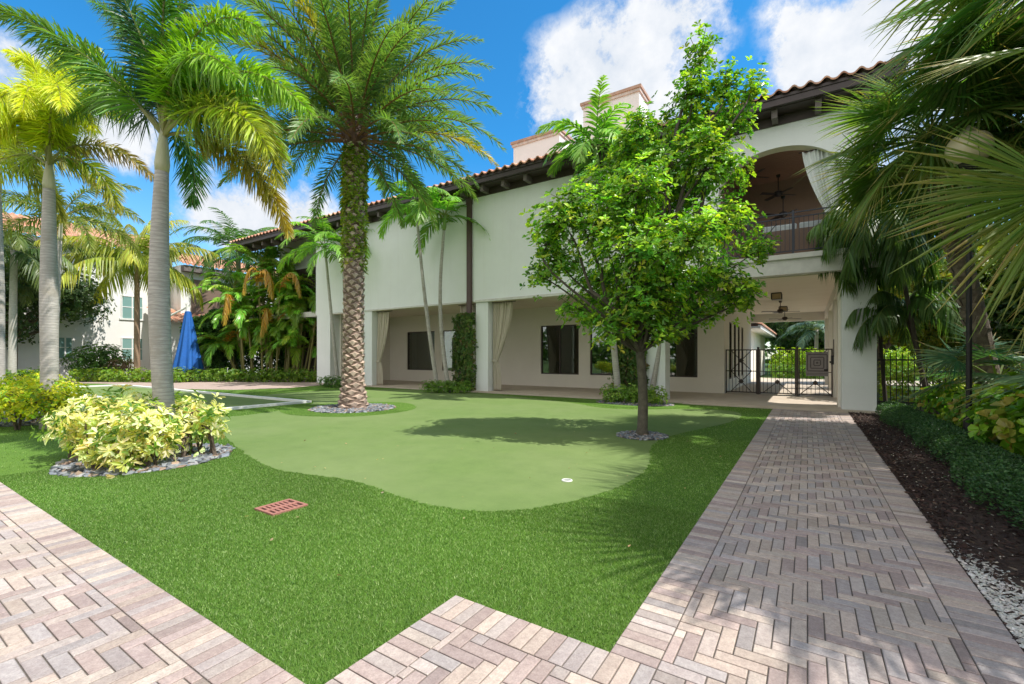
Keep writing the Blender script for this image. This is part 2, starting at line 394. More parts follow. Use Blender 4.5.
def herring(x0,x1,y0,y1):
    B=[]; i0,i1=int(x0/Wb)-5,int(x1/Wb)+5; j0,j1=int(y0/Wb)-5,int(y1/Wb)+5
    for j in range(j0,j1):
        for i in range(i0,i1):
            r=(i-j)%6
            if r==0: b=(i*Wb,(i+3)*Wb,j*Wb,(j+1)*Wb)
            elif r==5: b=(i*Wb,(i+1)*Wb,j*Wb,(j+3)*Wb)
            else: continue
            b=(max(b[0],x0),min(b[1],x1),max(b[2],y0),min(b[3],y1))
            if b[1]-b[0]>.01 and b[3]-b[2]>.01: B.append(b)
    return B
def rowsY(x0,x1,y0,y1):  # bricks long in X stacked along Y
    n=max(1,round((y1-y0)/Wb)); s=(y1-y0)/n
    return [(x0,x1,y0+k*s,y0+(k+1)*s) for k in range(n)]
def rowsX(x0,x1,y0,y1):
    n=max(1,round((x1-x0)/Wb)); s=(x1-x0)/n
    return [(x0+k*s,x0+(k+1)*s,y0,y1) for k in range(n)]
mb=MB(); B=[]
YF=15.1
B+=rowsY(PX0,PX0+Lb,NY-.0,YF); B+=rowsY(PX1-Lb,PX1,-3.6,YF); B+=herring(PX0+Lb,PX1-Lb,-3.6,YF)
bricks_into(B,mb); kind(mb.build('walkway',PAVER),'structure')
mb=MB(); B=[]
B+=rowsX(NX,PX0+Lb,NY-Lb,NY); B+=rowsY(NX,NX+Lb,PE-Lb,NY-Lb); B+=rowsX(-16,NX,PE-Lb,PE)
B+=herring(NX+Lb,PX0+Lb,-3.6,NY-Lb); B+=herring(-14,NX+Lb,-3.6,PE-Lb)
bricks_into(B,mb); kind(mb.build('patio',PAVER),'structure')
sheet('joint_sand',[(-16,-3.6),(PX1,-3.6),(PX1,YF),(PX0,YF),(PX0,NY),(NX,NY),(NX,PE),(-16,PE)],.0035,LATTICE)
# porch slab
mb=MB(); mb.box(-23.4,1.7,15.25,20.2,-.02,.05); mb.box(-3.2,1.7,20.2,31,-.02,.05); mb.box(-14,14,31,37,-.02,.03)
kind(mb.build('porch_floor',CONC),'structure')
mb=MB(); mb.box(PX0-2.5,PX1+.8,15.1,15.25,-.02,.03); kind(mb.build('porch_step',CONC),'structure')

# ---- planting bed right
bed=[(PX1,-4),(16,-4),(16,17.2),(1.6,17.2),(1.6,15.2),(PX1,15.2)]
BEDM=M('bed_soil',(.035,.022,.018),(.07,.045,.035),14,.95,.9,50,.02)
sheet('planting_bed',bed,.003,BEDM)
n=42000
X=PX1+.015+rng.random(n)**1.6*3.6; Y=-.5+rng.random(n)**1.25*15.6
dm=((Y<4.6)&(X<1.16+.3*rng.random(n)-.22*(Y-3.4)))&(rng.random(n)<.92); X,Y=X[~dm],Y[~dm]; n=len(X)
mb=MB(); P=np.stack([X,Y,.012+.03*rng.random(n)],1); th=rng.random(n)*6.28
D=np.stack([np.cos(th),np.sin(th),.35*rng.standard_normal(n)],1)
cc=A([(.055,.030,.024),(.08,.045,.034),(.035,.02,.018),(.12,.075,.055),(.20,.15,.11)])[rng.choice(5,n,p=[.35,.25,.25,.11,.04])]
leaves(mb,P,D,.02+.045*rng.random(n),.32,vary(cc,n,.2,.05),fold=.1,droop=.05)
kind(mb.build('bark_mulch',MULCH),'stuff','dark red brown bark mulch along the walkway edge','mulch')
# pale gravel
def icos():
    p=(1+5**.5)/2; V=A([(-1,p,0),(1,p,0),(-1,-p,0),(1,-p,0),(0,-1,p),(0,1,p),(0,-1,-p),(0,1,-p),(p,0,-1),(p,0,1),(-p,0,-1),(-p,0,1)])/1.9
    Fc=[(0,11,5),(0,5,1),(0,1,7),(0,7,10),(0,10,11),(1,5,9),(5,11,4),(11,10,2),(10,7,6),(7,1,8),(3,9,4),(3,4,2),(3,2,6),(3,6,8),(3,8,9),(4,9,5),(2,4,11),(6,2,10),(8,6,7),(9,8,1)]
    return V,np.array(Fc)
IV,IF=icos()
def stones(mb,P,size,cols,flat=.45):
    n=len(P); size=np.broadcast_to(A(size),(n,)); th=rng.random(n)*6.28
    V=IV[None]*(1+.22*rng.standard_normal((n,12,1)))*np.stack([1+.5*rng.random(n),.65+.3*rng.random(n),flat*(.7+.6*rng.random(n))],1)[:,None]
    c,s=np.cos(th)[:,None],np.sin(th)[:,None]; tl=.3*rng.standard_normal((n,1))
    x=V[:,:,0]*c-V[:,:,1]*s; y=V[:,:,0]*s+V[:,:,1]*c; z=V[:,:,2]+x*tl
    V=np.stack([x,y,z],2)*size[:,None,None]*.5+P[:,None]
    f=(np.arange(n)[:,None,None]*12+IF[None]).reshape(-1,3)
    mb.add(V.reshape(-1,3),None,f,ct=np.repeat(cols,20,axis=0))
n=26000; X=PX1+.012+rng.random(n)**1.3*.9; Y=1.5+rng.random(n)*5.5; k=(X<1.14+.22*rng.random(n)-.14*(Y-3.4))&(rng.random(n)<np.clip((5.2-Y)/1.4,.0,1)); X,Y=X[k],Y[k]; n=len(X)
mb=MB(); stones(mb,np.stack([X,Y,.008+.006*rng.random(n)],1),.012+.014*rng.random(n),vary((.56,.54,.50),n,.15,.04))
k2=420; X=PX1+.02+rng.random(k2)*.9; Y=3+rng.random(k2)*11; stones(mb,np.stack([X,Y,.03+.015*rng.random(k2)],1),.008+.012*rng.random(k2),vary((.5,.45,.38),k2,.2,.04))
kind(mb.build('pale_gravel',STONE),'stuff','pale crushed gravel in the bed corner beside the walkway','gravel')

# ---- pebble rings
def ring(c,rx,ry,size,dens,label,seed,cols=((.15,.165,.19),(.23,.245,.27),(.09,.10,.12),(.32,.33,.34),(.28,.20,.15),(.18,.20,.23)),hole=0):
    n=int(dens*math.pi*rx*ry); th=rng.random(n)*6.28; r=np.sqrt(rng.random(n)*(1-hole)+hole)
    P=np.stack([c[0]+rx*r*np.cos(th),c[1]+ry*r*np.sin(th),np.full(n,.012)+.03*rng.random(n)*(1-r**6)],1)
    mb=MB(); stones(mb,P,size*(.6+.8*rng.random(n)),vary(A(cols)[rng.integers(0,len(cols),n)],n,.15,.03))
    dd=disc(c,rx*1.0,ry*1.0,40,.0); mb.prism([tuple(p) for p in dd],.001,.013,(.06,.055,.05))
    return kind(mb.build('pebble_ring',STONE),'stuff',label,'pebbles')
R1=gp(149,459); ring(R1,1.0,1.02,.10,520,'slate pebbles round the variegated bush and tall ringed palm',1)
ring(DP,1.2,1.15,.085,500,'grey pebble ring round the date palm base',2)
MT=gp(642,436); ring(MT,.47,.47,.06,900,'small pebble ring round the leafy green tree trunk',3)
ring((C3[0],C3[1]),1.25,.72,.07,500,'pebbles edging the low shrubs by the ivy clad pillar',4)
R2=gp(22,417); ring(R2,2.3,1.3,.09,250,'dark pebble ring under the yellow green shrub at left',5)

# ---- turf blades
def blades(n,xr,yr,h,w,excl,seed):
    X=rng.uniform(*xr,n); Y=rng.uniform(*yr,n)
    D=-X*sn+Y*cs; Lt=(X*cs+Y*sn)
    k=inpoly(X,Y,lawn)&(D>1.2)&(np.abs(Lt)<D*1.2+.2)&excl(X,Y); X,Y,D=X[k],Y[k],D[k]
    return X,Y,D
def excl(X,Y):
    e=~inpoly(X,Y,green)|(((X-DP[0])**2+(Y-DP[1])**2)<1.85**2)|((((X-C3[0])/1.75)**2+((Y-C3[1])/1.2)**2)<1)
    for c,rx,ry in ((R1,1.0,1.02),(DP,1.2,1.15),(MT,.47,.47),((C3[0],C3[1]),1.25,.72),(R2,2.3,1.3)): e&=(((X-c[0])/rx)**2+((Y-c[1])/ry)**2)>1.0
    e&=~((X<-13.6)&(X>-30.2)&(Y>5.55)&(Y<8.95)); e&=~inpoly(X,Y,far)
    e&=~((X>-4.54)&(X<-4.21)&(Y>2.36)&(Y<2.72))
    return e
XX=[];YY=[];DD=[];HH=[]
for n,xr,yr,h in ((700000,(-8.5,PX0),(PE,4.6),.030),(600000,(-14,PX0),(3.5,9),.03),(160000,(-24,PX0),(8,15.2),.03),(60000,(-24,-8.5),(PE,9),.03)):
    x,y,d=blades(n,xr,yr,h,0,excl,0); XX.append(x);YY.append(y);DD.append(d);HH.append(np.full(len(x),h))
X,Y,D,Hh=map(np.concatenate,(XX,YY,DD,HH)); n=len(X)
th=rng.random(n)*6.28; ww=np.clip(.0018+.0007*D,.0026,.009); hh=Hh*(.30+.42*rng.random(n))
ln=1.3*rng.random(n)*hh; ph=rng.random(n)*6.28
b=np.stack([X,Y,np.zeros(n)],1); wv=np.stack([np.cos(th),np.sin(th),np.zeros(n)],1)*ww[:,None]*.5
tp=b+np.stack([np.cos(ph)*ln,np.sin(ph)*ln,hh],1)
V=np.stack([b-wv,b+wv,tp],1).reshape(-1,3)
cc=A([(.115,.235,.034),(.165,.315,.055),(.055,.14,.02),(.38,.50,.20),(.24,.34,.12)])[rng.choice(5,n,p=[.32,.28,.22,.11,.07])]
big=.5+.5*np.sin(X*1.3+np.sin(Y*1.7)*1.4)*np.sin(Y*.9+X*.4); cc=cc*(.84+.30*big)[:,None]
mb=MB(); mb.add(V,None,np.arange(n*3).reshape(-1,3),ct=vary(cc,n,.12,.04))
kind(mb.build('turf_grass',GRASS),'stuff','short bright green artificial grass blades on the lawn','grass')

# ---- drain grate, golf cup, small leaf litter
mb=MB(); gx0,gx1,gy0,gy1=-4.54,-4.21,2.36,2.72; z0,z1=.0,.022
mb.box(gx0,gx0+.03,gy0,gy1,z0,z1);mb.box(gx1-.03,gx1,gy0,gy1,z0,z1);mb.box(gx0+.03,gx1-.03,gy0,gy0+.025,z0,z1);mb.box(gx0+.03,gx1-.03,gy1-.025,gy1,z0,z1)
mx=(gx0+gx1)/2; mb.box(mx-.02,mx+.02,gy0+.025,gy1-.025,z0,z1)
for k in range(1,7):
    y=gy0+.025+(gy1-gy0-.05)*k/7; 
    for a_,b_ in ((gx0+.03,mx-.02),(mx+.02,gx1-.03)): mb.box(a_,b_,y-.011,y+.011,z0,z1-.003)
dg=thing('drain_grate','rusty red slotted drain grate set in the lawn','grate',((gx0+gx1)/2,(gy0+gy1)/2,0))
mb.build('grate',M('rust_red',(.36,.16,.12),(.28,.12,.10),30,.8,.3,80,.002),dg)
mb=MB(); mb.box(gx0+.01,gx1-.01,gy0+.01,gy1-.01,-.002,.006,(.02,.02,.02)); mb.build('pit',M('pit_dark',(.01,.01,.01)),dg)
hp=gp(567,481); gc=thing('golf_cup','small white golf hole cup sunk in the putting green','golf cup',(hp[0],hp[1],0))
mb=MB(); th=np.arange(24)/24*2*math.pi
for r0,r1,zz0,zz1 in ((.062,.05,.0145,.0145),):
    V=np.concatenate([np.stack([hp[0]+r*np.cos(th),hp[1]+r*np.sin(th),np.full(24,z)],1) for r,z in ((.066,.006),(.064,.015),(.050,.016),(.049,.0065))])
    q=[(k*24+i,k*24+(i+1)%24,(k+1)*24+(i+1)%24,(k+1)*24+i) for k in range(3) for i in range(24)]; mb.add(V,q)
mb.build('rim',WHITE,gc)
mb=MB(); mb.tube([(hp[0],hp[1],.0055),(hp[0],hp[1],.0085)],[.05,.05],24); mb.build('cup',M('cup_inside',(.25,.27,.25)),gc)
n=60; X=rng.uniform(-8,-1,n); Y=rng.uniform(1.6,9,n); X[0],Y[0]=gp(373,572)
k=inpoly(X,Y,lawn)|True; mb=MB(); th=rng.random(n)*6.28
leaves(mb,np.stack([X,Y,np.full(n,.034)],1),np.stack([np.cos(th),np.sin(th),.1*rng.standard_normal(n)],1),.02+.03*rng.random(n),.5,vary((.38,.28,.16),n,.3,.1))
kind(mb.build('fallen_leaves',LEAF),'stuff','tiny dry fallen leaves scattered on the turf','leaves')

# ================================================================== MAIN BUILDING
FY=15.6; ZB=3.87; ZE=8.34
bld=thing('clubhouse','long white stucco clubhouse with open porch, balcony arch and clay tile eave','building',(-10,FY,0))
mb=MB()
def wall(x0,x1,y0,y1,z0,z1): mb.box(x0,x1,y0,y1,z0,z1)
ax0,ax1,asp,ari=-2.35,.85,6.6,1.1; SLZ=4.43
# upper wall
wall(-23.4,-12.47,FY,FY+.35,ZB+.02,8.6); wall(-12.47,-12.1,FY+.02,FY+.35,ZB+.06,8.6); wall(-12.1,ax0,FY-.03,FY+.35,ZB-.0,8.6)
wall(ax1,1.56,FY-.03,FY+.35,ZB,8.6); 
pts=[(ax0,8.6)]+[((ax0+ax1)/2-(ax1-ax0)/2*math.cos(a),asp+ari*math.sin(a)) for a in np.linspace(0,math.pi,40)]+[(ax1,8.6)]
mb.prism([(x,z) for x,z in pts],FY-.03,FY+.35,axis='y')
# side walls / rear
wall(1.21,1.56,FY+.35,22,7.2,8.6); wall(1.21,1.56,20,30,ZB,8.6)
wall(-23.4,-23.05,FY+.35,22,0.05,8.6)
for a,b_ in ((-23.3,-22.1),(-19.3,-18.66),(-11.98,-11.34),(-4.64,-4.0)): wall(a,b_,FY-.005,FY+.62,.05,ZB+.019 if a<-13 else ZB)
wall(.80,1.56,FY-.03,FY+.6,0,ZB-.0)
# recessed left part, Y=20
wall(-31.3,-23.4,18,18.3,0,9.6)
mb.build('wall',STUCCO,bld)
# arch intrados + balcony lining, porch inner walls
mb=MB()
BW=19.8
def pierced(x0,x1,wins,y,z0,z1,th=.25):
    xs=x0
    for (a,b_,c_,d_) in wins:
        mb.box(xs,a,y,y+th,z0,z1); mb.box(a,b_,y,y+th,z0,c_); mb.box(a,b_,y,y+th,d_,z1); xs=b_
    mb.box(xs,x1,y,y+th,z0,z1)
def bx(px,Y=BW): return onY(px,357,Y)[0]
def bz(px,py,Y=BW): return onY(px,py,Y)[2]
wins=[(bx(407.0),bx(434.5),bz(420,373),bz(420,331)),(bx(442),bx(462),bz(450,375),bz(450,329)),(bx(540.7),bx(578.7),bz(560,376.3),bz(560,329)),(bx(590),bx(625),bz(610,378),bz(610,328)),(bx(667),bx(697.5),bz(680,380),bz(680,323))]
zl=[w_[2] for w_ in wins]; zh=[w_[3] for w_ in wins]; 
wins=[(a,b_,.72,3.02) for a,b_,_,_ in wins[:2]]+[(a,b_,.66,3.05) for a,b_,_,_ in wins[2:]]
pierced(-22,-2.78,wins,BW,.05,ZB+.1)
mb.box(-22.3,-22,FY+.62,BW+.25,.05,ZB+.1)
# partition between porch bays visible at x~527
px=bx(527,BW); 
# passage left wall with tall windows
pw=[]; ys=[21.2,22.6,24.0,25.4]; y=BW+.25
for k in ys:
    mb.box(-3.03,-2.78,y,k,.05,ZB+.1); mb.box(-3.03,-2.78,k,k+.8,.05,.55); mb.box(-3.03,-2.78,k,k+.8,3.0,ZB+.1); y=k+.8
mb.box(-3.03,-2.78,y,30,.05,ZB+.1)
# passage right side columns + beam
for yy in (20.0,24.6,29.4): mb.box(.78,1.25,yy,yy+.6,.05,3.55)
mb.box(.78,1.25,FY+.6,30,3.55,ZB+.1); mb.box(-3.03,1.25,30,30.4,3.52,ZB+.1)
mb.box(.74,.80,FY+.6,FY+1.2,.05,3.5)
mb.build('porch_wall',CREAM,bld)
mb=MB(); mb.box(-22,1.21,FY+.35,BW+.3,ZB+.1,ZB+.25); mb.box(-3.03,1.25,BW+.3,30.4,ZB+.1,ZB+.25)
mb.box(-22.05,.8,FY+.05,FY+.34,ZB-.012,ZB+.05)
mb.build('porch_ceiling',M('ceiling_cream',(.84,.76,.63),(.80,.72,.58),1,.9),bld)
mb=MB(); # arch lining slightly proud inside
hw=(ax1-ax0)/2-.0; cx=(ax0+ax1)/2
th=np.linspace(0,math.pi,40)
for k in range(39):
    def q(a,ins,y): return (cx-(hw-ins)*math.cos(a),y,asp+(ari-ins)*math.sin(a))
    a,b_=th[k],th[k+1]
    V=[q(a,.003,FY-.028),q(b_,.003,FY-.028),q(b_,.003,FY+.348),q(a,.003,FY+.348)]
    mb.add(V,[(0,1,2,3)])
mb.build('arch_lining',CREAM,bld)
# windows: frames + panes
for i,(a,b_,c_,d_) in enumerate(wins):
    f=MB(); fw=.05; y=BW+.06
    f.box(a,a+fw,y,y+.1,c_,d_); f.box(b_-fw,b_,y,y+.1,c_,d_); f.box(a+fw,b_-fw,y,y+.1,c_,c_+fw); f.box(a+fw,b_-fw,y,y+.1,d_-fw,d_)
    m_=(a+b_)/2
    if i in (2,): f.box(m_-.03,m_+.03,y,y+.1,c_+fw,d_-fw)
    if i==4: f.box(a+fw,b_-fw,y,y+.1,2.45,2.5)
    fo=f.build('window',BROWN,bld); 
    p=MB(); p.box(a+fw,b_-fw,y+.045,y+.06,c_+fw,d_-fw); p.build('pane',GLASS,fo)
for k in ys:
    f=MB(); x=-2.86
    f.box(x,x+.06,k,k+.05,.55,3.0); f.box(x,x+.06,k+.75,k+.8,.55,3.0); f.box(x,x+.06,k+.05,k+.75,.55,.6); f.box(x,x+.06,k+.05,k+.75,2.95,3.0)
    fo=f.build('window',BROWN,bld); p=MB(); p.box(x+.02,x+.035,k+.05,k+.75,.6,2.95); p.build('pane',GLASS,fo)
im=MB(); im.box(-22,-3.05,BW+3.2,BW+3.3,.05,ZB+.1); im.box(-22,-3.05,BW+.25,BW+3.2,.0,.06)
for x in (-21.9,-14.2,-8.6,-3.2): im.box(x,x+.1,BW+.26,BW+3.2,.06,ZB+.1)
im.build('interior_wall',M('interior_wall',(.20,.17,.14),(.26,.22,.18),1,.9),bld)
for (a,b_) in ((wins[0][0],wins[0][0]+.35),(wins[2][0]+.02,wins[2][0]+.62),(wins[3][1]-.5,wins[3][1]),(wins[4][0],wins[4][0]+.3)):
    im=MB(); us=np.linspace(0,1,40); V=np.concatenate([np.stack([a+(b_-a)*us,BW+.42+.05*np.sin(us*40),np.full(40,z)],1) for z in (.1,3.3)]); im.add(V,[(i,i+1,i+41,i+40) for i in range(39)]); im.build('interior_drape',SHEER,bld)
im=MB(); im.box(-11.0,-9.6,BW+1.6,BW+2.2,.06,.85); im.build('interior_cabinet',BRACK,bld)
# dark doorway behind the left curtain
d=MB(); dx0,dx1=bx(383),bx(389.5); d.box(dx0,dx1,BW-.04,BW-.003,.05,2.9); do=d.build('door',BROWN,bld)
h=MB(); h.box(dx1-.15,dx1-.1,BW-.09,BW-.04,1.0,1.2); h.build('handle',IRON,do)
# ledge trims
mb=MB(); mb.box(-22.1,-12.5,FY-.05,FY,ZB-.02,ZB+.05); mb.box(-11.98,-2.9,FY-.09,FY-.03,ZB-.03,ZB+.07)
mb.box(-3.0,1.62,FY-.38,FY-.033,3.87,4.30); mb.box(-3.04,1.66,FY-.44,FY-.033,4.30,4.44)
mb.build('ledge',TRIM,bld)
mb=MB(); mb.box(-2.34,1.2,FY-.03,22,SLZ-.15,SLZ); mb.build('balcony_floor',CONC,bld)
mb=MB(); mb.box(-2.34,1.21,FY+.36,22,8.0,8.1); 
for k in range(40): mb.box(-2.34,1.2,FY+.37+k*.15,FY+.37+k*.15+.14,7.985,8.0)
mb.build('balcony_ceiling',M('plank_wood',(.34,.20,.145),(.26,.155,.115),3,.5,.1,20,.002,sc3=(1,8,1)),bld)
mb=MB(); mb.box(-6,1.21,19.4,19.6,SLZ,8.0); mb.box(-2.5,-2.351,FY+.35,19.4,SLZ,8.0)
mb.build('balcony_wall',M('brown_wall',(.33,.22,.17),(.28,.19,.15),2,.8),bld)
# railing
mb=MB(); ry=FY-.2
for z in (4.56,5.52,5.66): mb.box(-2.5,1.5,ry-.02,ry+.02,z-.015,z+.015)
x=-2.5
while x<1.5:
    mb.box(x-.008,x+.008,ry-.008,ry+.008,4.56,5.52); x+=.115
for x in (-2.5,-1.5,-.35,.8,1.5): mb.box(x-.028,x+.028,ry-.028,ry+.028,4.44,5.72)
for x0 in (-2.1,-1.05):
    mb.bar((x0-.3,ry,4.7),(x0+.3,ry,5.4),.012); mb.bar((x0-.3,ry,5.4),(x0+.3,ry,4.7),.012)
mb.build('railing',M('blue_black_iron',(.03,.035,.05),(.035,.04,.055),9,.45,0,metal=.3),bld)
# eave
RX0,RX1=-31.5,2.1; EY=14.88
mb=MB(); mb.box(RX0,RX1-.05,EY,EY+.13,8.62,8.80); mb.box(RX0,RX1-.02,EY-.03,EY+.1,8.80,8.88); mb.box(RX1-.18,RX1-.05,EY+.13,30,8.62,8.80); mb.box(RX1-.15,RX1-.02,EY+.1,30,8.8,8.88)
mb.build('gutter',M('gutter_brown',(.06,.045,.042),(.05,.038,.036),5,.4,0,metal=.2),bld)
mb=MB(); mb.box(RX0,RX1-.18,EY+.13,FY+.35,8.60,8.66); mb.box(RX0,1.6,FY-.07,FY-.03,ZE,8.60); mb.box(1.56,RX1-.18,FY+.35,30,8.60,8.66); mb.box(1.56,1.6,FY-.03,30,ZE,8.6)
mb.build('soffit',BROWN,bld)
mb=MB(); x=1.3
while x>RX0: mb=MB(); mb.box(x-.075,x+.075,EY+.2,FY-.07,8.37,8.60); mb.build('bracket',BRACK,bld); x-=1.05
y=16.5
while y<30: mb=MB(); mb.box(1.6,RX1-.2,y-.075,y+.075,8.37,8.6); mb.build('bracket',BRACK,bld); y+=1.05
# roof tiles : front slope rows
def tileroof(mb,x0,x1,e0,z0,slope,depth,pitch=.37,row=.42,hip=True,amp=.085,ax=0):
    nr=int(depth/row); cols_=A([(.58,.27,.17),(.62,.33,.21),(.5,.24,.16),(.64,.40,.28),(.52,.30,.21)])
    for r in range(nr):
        hx=(r*row if hip else 0); a,b_=x0,x1-hx
        k=int((b_-a)/(pitch/8)); xs=np.linspace(a,b_,k+1); ph=((xs-x0)/pitch)%1
        z=np.where(ph<.55,np.sin(ph/.55*math.pi)*amp,-np.sin((ph-.55)/.45*math.pi)*amp*.35)
        y0,y1=r*row-.03,(r+1)*row+.02; 
        zz0=z+y0*slope+.045; zz1=z*.9+y1*slope
        V=np.concatenate([np.stack([xs,np.full_like(xs,y0),zz0-.05],1),np.stack([xs,np.full_like(xs,y0),zz0],1),np.stack([xs,np.full_like(xs,y1),zz1],1)])
        m=k+1; i=np.arange(k); q=np.concatenate([np.stack([i,i+1,i+1+m,i+m],1),np.stack([i+m,i+1+m,i+1+2*m,i+2*m],1)])
        tid=((xs[:-1]-x0)/pitch).astype(int); rc=rng.integers(0,5,tid.max()+2); c=vary(cols_[rc[tid]],k,.0,.0)
        if ax==0: V=V+np.array([0,e0,z0])
        else: V=np.stack([e0-V[:,1]*ax*-1 if ax<0 else e0+V[:,1],V[:,0],V[:,2]+z0],1)
        mb.add(V,q,cq=np.concatenate([c,c]))
mb=MB(); tileroof(mb,RX0,RX1,EY-.09,8.90,.36,5.0)
# side slope facing +X
def tileX(mb,y0,y1,xe,z0,slope,depth,sgn=-1,hipl=True):
    t=MB(); tileroof(t,0,y1-y0,0,0,slope,depth,hip=False)
    for V,q,c in zip(t.V,t.Q,t.QC):
        V2=np.stack([xe+sgn*V[:,1],y0+V[:,0]+(V[:,1] if hipl else 0),V[:,2]+z0],1); mb.add(V2,np.asarray(q)-q.min(),cq=c)
tileX(mb,EY-.05,30,RX1,8.90,.36,5.0)
mb.box(RX0,RX1-4.5,19.5,30,10.2,10.55,(.42,.2,.14))
for t_ in np.linspace(0,4.9,13): mb.tube([(RX1-t_,EY+t_,8.98+t_*.36),(RX1-t_-.42,EY+t_+.42,8.98+(t_+.42)*.36)],[.10,.08],8,(.50,.25,.17))
mb.build('roof',TILE,bld)
# chimneys
def chimney(x0,x1,y0,y1,zt):
    c=MB(); c.box(x0,x1,y0,y1,9.0,zt-.25); co_=c.build('chimney',M('chimney_stucco',(.88,.85,.84),(.82,.79,.78),1,.85,.2,40,.01),bld)
    p=MB(); p.box(x0-.06,x1+.06,y0-.06,y1+.06,zt-.25,zt-.12,(.72,.62,.56)); p.box(x0-.11,x1+.11,y0-.11,y1+.11,zt-.12,zt,(.55,.36,.27)); p.box(x0+.1,x1-.1,y0+.1,y1-.1,zt,zt+.04,(.2,.15,.12))
    p.build('cap',TILE,co_)
chimney(-12.25,-9.7,19,20.4,12.15); chimney(-8.5,-5.95,19,20.2,12.95)
# downspout
mb=MB(); xd=-12.28; mb.box(xd-.11,xd+.11,FY-.14,FY-.03,3.3,8.4); mb.box(xd-.13,xd+.13,FY-.16,FY-.02,8.1,8.45)
mb.box(xd-.08,xd+.08,FY-.12,FY-.03,.1,3.3)
mb.build('downspout',M('downspout_brown',(.10,.06,.055),(.085,.05,.045),5,.5),bld)
# recessed left windows / terrace
f=MB(); f.box(-31,-24.5,17.9,17.995,.4,3.2); f.box(-31,-24.5,17.9,17.995,4.6,7.4); f.build('dark_opening',BROWN,bld)
f=MB(); f.box(-33,-23.45,16.2,17.98,3.9,4.2); f.build('terrace_slab',TRIM,bld)

# ---- curtains
def curtain(name_label,x_hang0,x_hang1,side,y,z1,z0,tie,mat=LINEN,folds=9,group='drapes hung at the porch openings',wt=.22,hang=None):
    """side=-1 gathered towards x_hang0; +1 towards x_hang1"""
    nu,nv=90,36; u=np.linspace(0,1,nu); V=[]
    xa,xb=x_hang0,x_hang1; full=xb-xa
    for v in np.linspace(0,1,nv):
        z=z1-(z1-z0)*v
        k=v/tie if v<tie else (v-tie)/(1-tie)
        if v<tie: wd=full*(1-(1-wt)*(k**1.6))
        else: wd=full*(wt+(.42-wt)*min(1,k*2)**.7*(1 if True else 0))
        base=(xa+u*wd) if side<0 else (xb-u*wd)
        amp=.055*(.5+.5*min(1,wd/full+.25))
        zz=z-(0.10*np.sin(u*math.pi)*k if v<tie else 0)+np.zeros(nu)
        V.append(np.stack([base,y+amp*(.45+.55*np.sin(u*7.3+side+xa)**2)*np.sin((u+.035*np.sin(u*11+xa*3))*folds*2*math.pi+1.9*v)+.03*np.sin(u*17+v*5+xa),zz],1))
    V=np.concatenate(V); i=(np.arange(nv-1)[:,None]*nu+np.arange(nu-1)[None]).ravel()
    q=np.stack([i,i+1,i+1+nu,i+nu],1); mb=MB(); mb.add(V,q)
    t=thing('curtain',name_label,'curtain',(xa if side<0 else xb,y,z0),group)
    c=mb.build('fabric',mat,t,smooth=True); s=c.modifiers.new('s','SOLIDIFY'); s.thickness=.012
    tb=MB(); zt=z1-(z1-z0)*tie; w_=full*wt
    xx0,xx1=(xa-.02,xa+w_+.02) if side<0 else (xb-w_-.02,xb+.02)
    tb.box(xx0,xx1,y-.075,y+.075,zt-.04,zt+.04); tb.build('tieback',mat,t)
    r=MB(); r.tube([(xa-.1,y,z1+.02),(xb+.15,y,z1+.02)],[.015,.015],8); r.build('rod',IRON,t)
curtain('cream drape tied back beside the left pillar, left of the ivy pillar bay',-18.6,-17.65,-1,FY+.3,3.8,.08,.68)
curtain('brownish cream drape half hidden behind the ivy covered pillar',-13.1,-12.1,1,FY+.3,3.8,.08,.68)
curtain('tall cream drape tied back right beside the downspout pillar',-11.28,-10.3,-1,FY+.3,3.8,.08,.66)
curtain('cream drape behind the green tree, gathered at the right ivy pillar',-5.75,-4.75,1,FY+.3,3.8,.08,.66)
curtain('pale sheer drape hanging in the upstairs balcony arch',-.12,.80,1,FY+.15,7.45,4.5,.62,mat=SHEER,group=None,folds=8,wt=.4)

# ---- ceiling fans
def fan_thing(x,y,z,zc,lab,group,rad=.65,mat=GATEM,rot=0):
    t=thing('ceiling_fan',lab,'ceiling fan',(x,y,zc),group)
    m_=MB(); m_.tube([(x,y,zc),(x,y,zc-.08)],[.07,.05],12); m_.tube([(x,y,zc-.08),(x,y,z+.1)],[.015,.015],8); m_.build('rod',mat,t)
    m_=MB(); m_.tube([(x,y,z+.12),(x,y,z+.08),(x,y,z-.02),(x,y,z-.08)],[.05,.12,.13,.06],16); m_.build('motor',mat,t)
    for k in range(4):
        a=rot+k*math.pi/2+.4; d_=A((math.cos(a),math.sin(a),0)); p_=A((-math.sin(a),math.cos(a),.18))
        b=MB(); b.obox(A((x,y,z))+d_*(.12+rad*.5),d_*rad*.5,p_*.065,A((0,0,.006))); b.build('blade',mat,t)
    return t
f1=fan_thing(-1.0,23.2,3.5,ZB+.1,'first ceiling fan hanging in the gated passage, nearer the gate','fans on the passage ceiling')
copy_thing(f1,(0,4.6,0),'second ceiling fan in the gated passage, farther from the gate')
b1=fan_thing(-1.55,16.6,7.35,8.0,'uppermost black fan in the balcony arch, near the arch top','black fans under the balcony ceiling',.5,IRON,.3)
b2=copy_thing(b1,(.72,1.2,-.35),'middle black fan in the balcony arch, left of the sheer drape')
b3=copy_thing(b1,(.85,1.5,-1.0),'lowest black fan in the balcony arch, just above the railing')
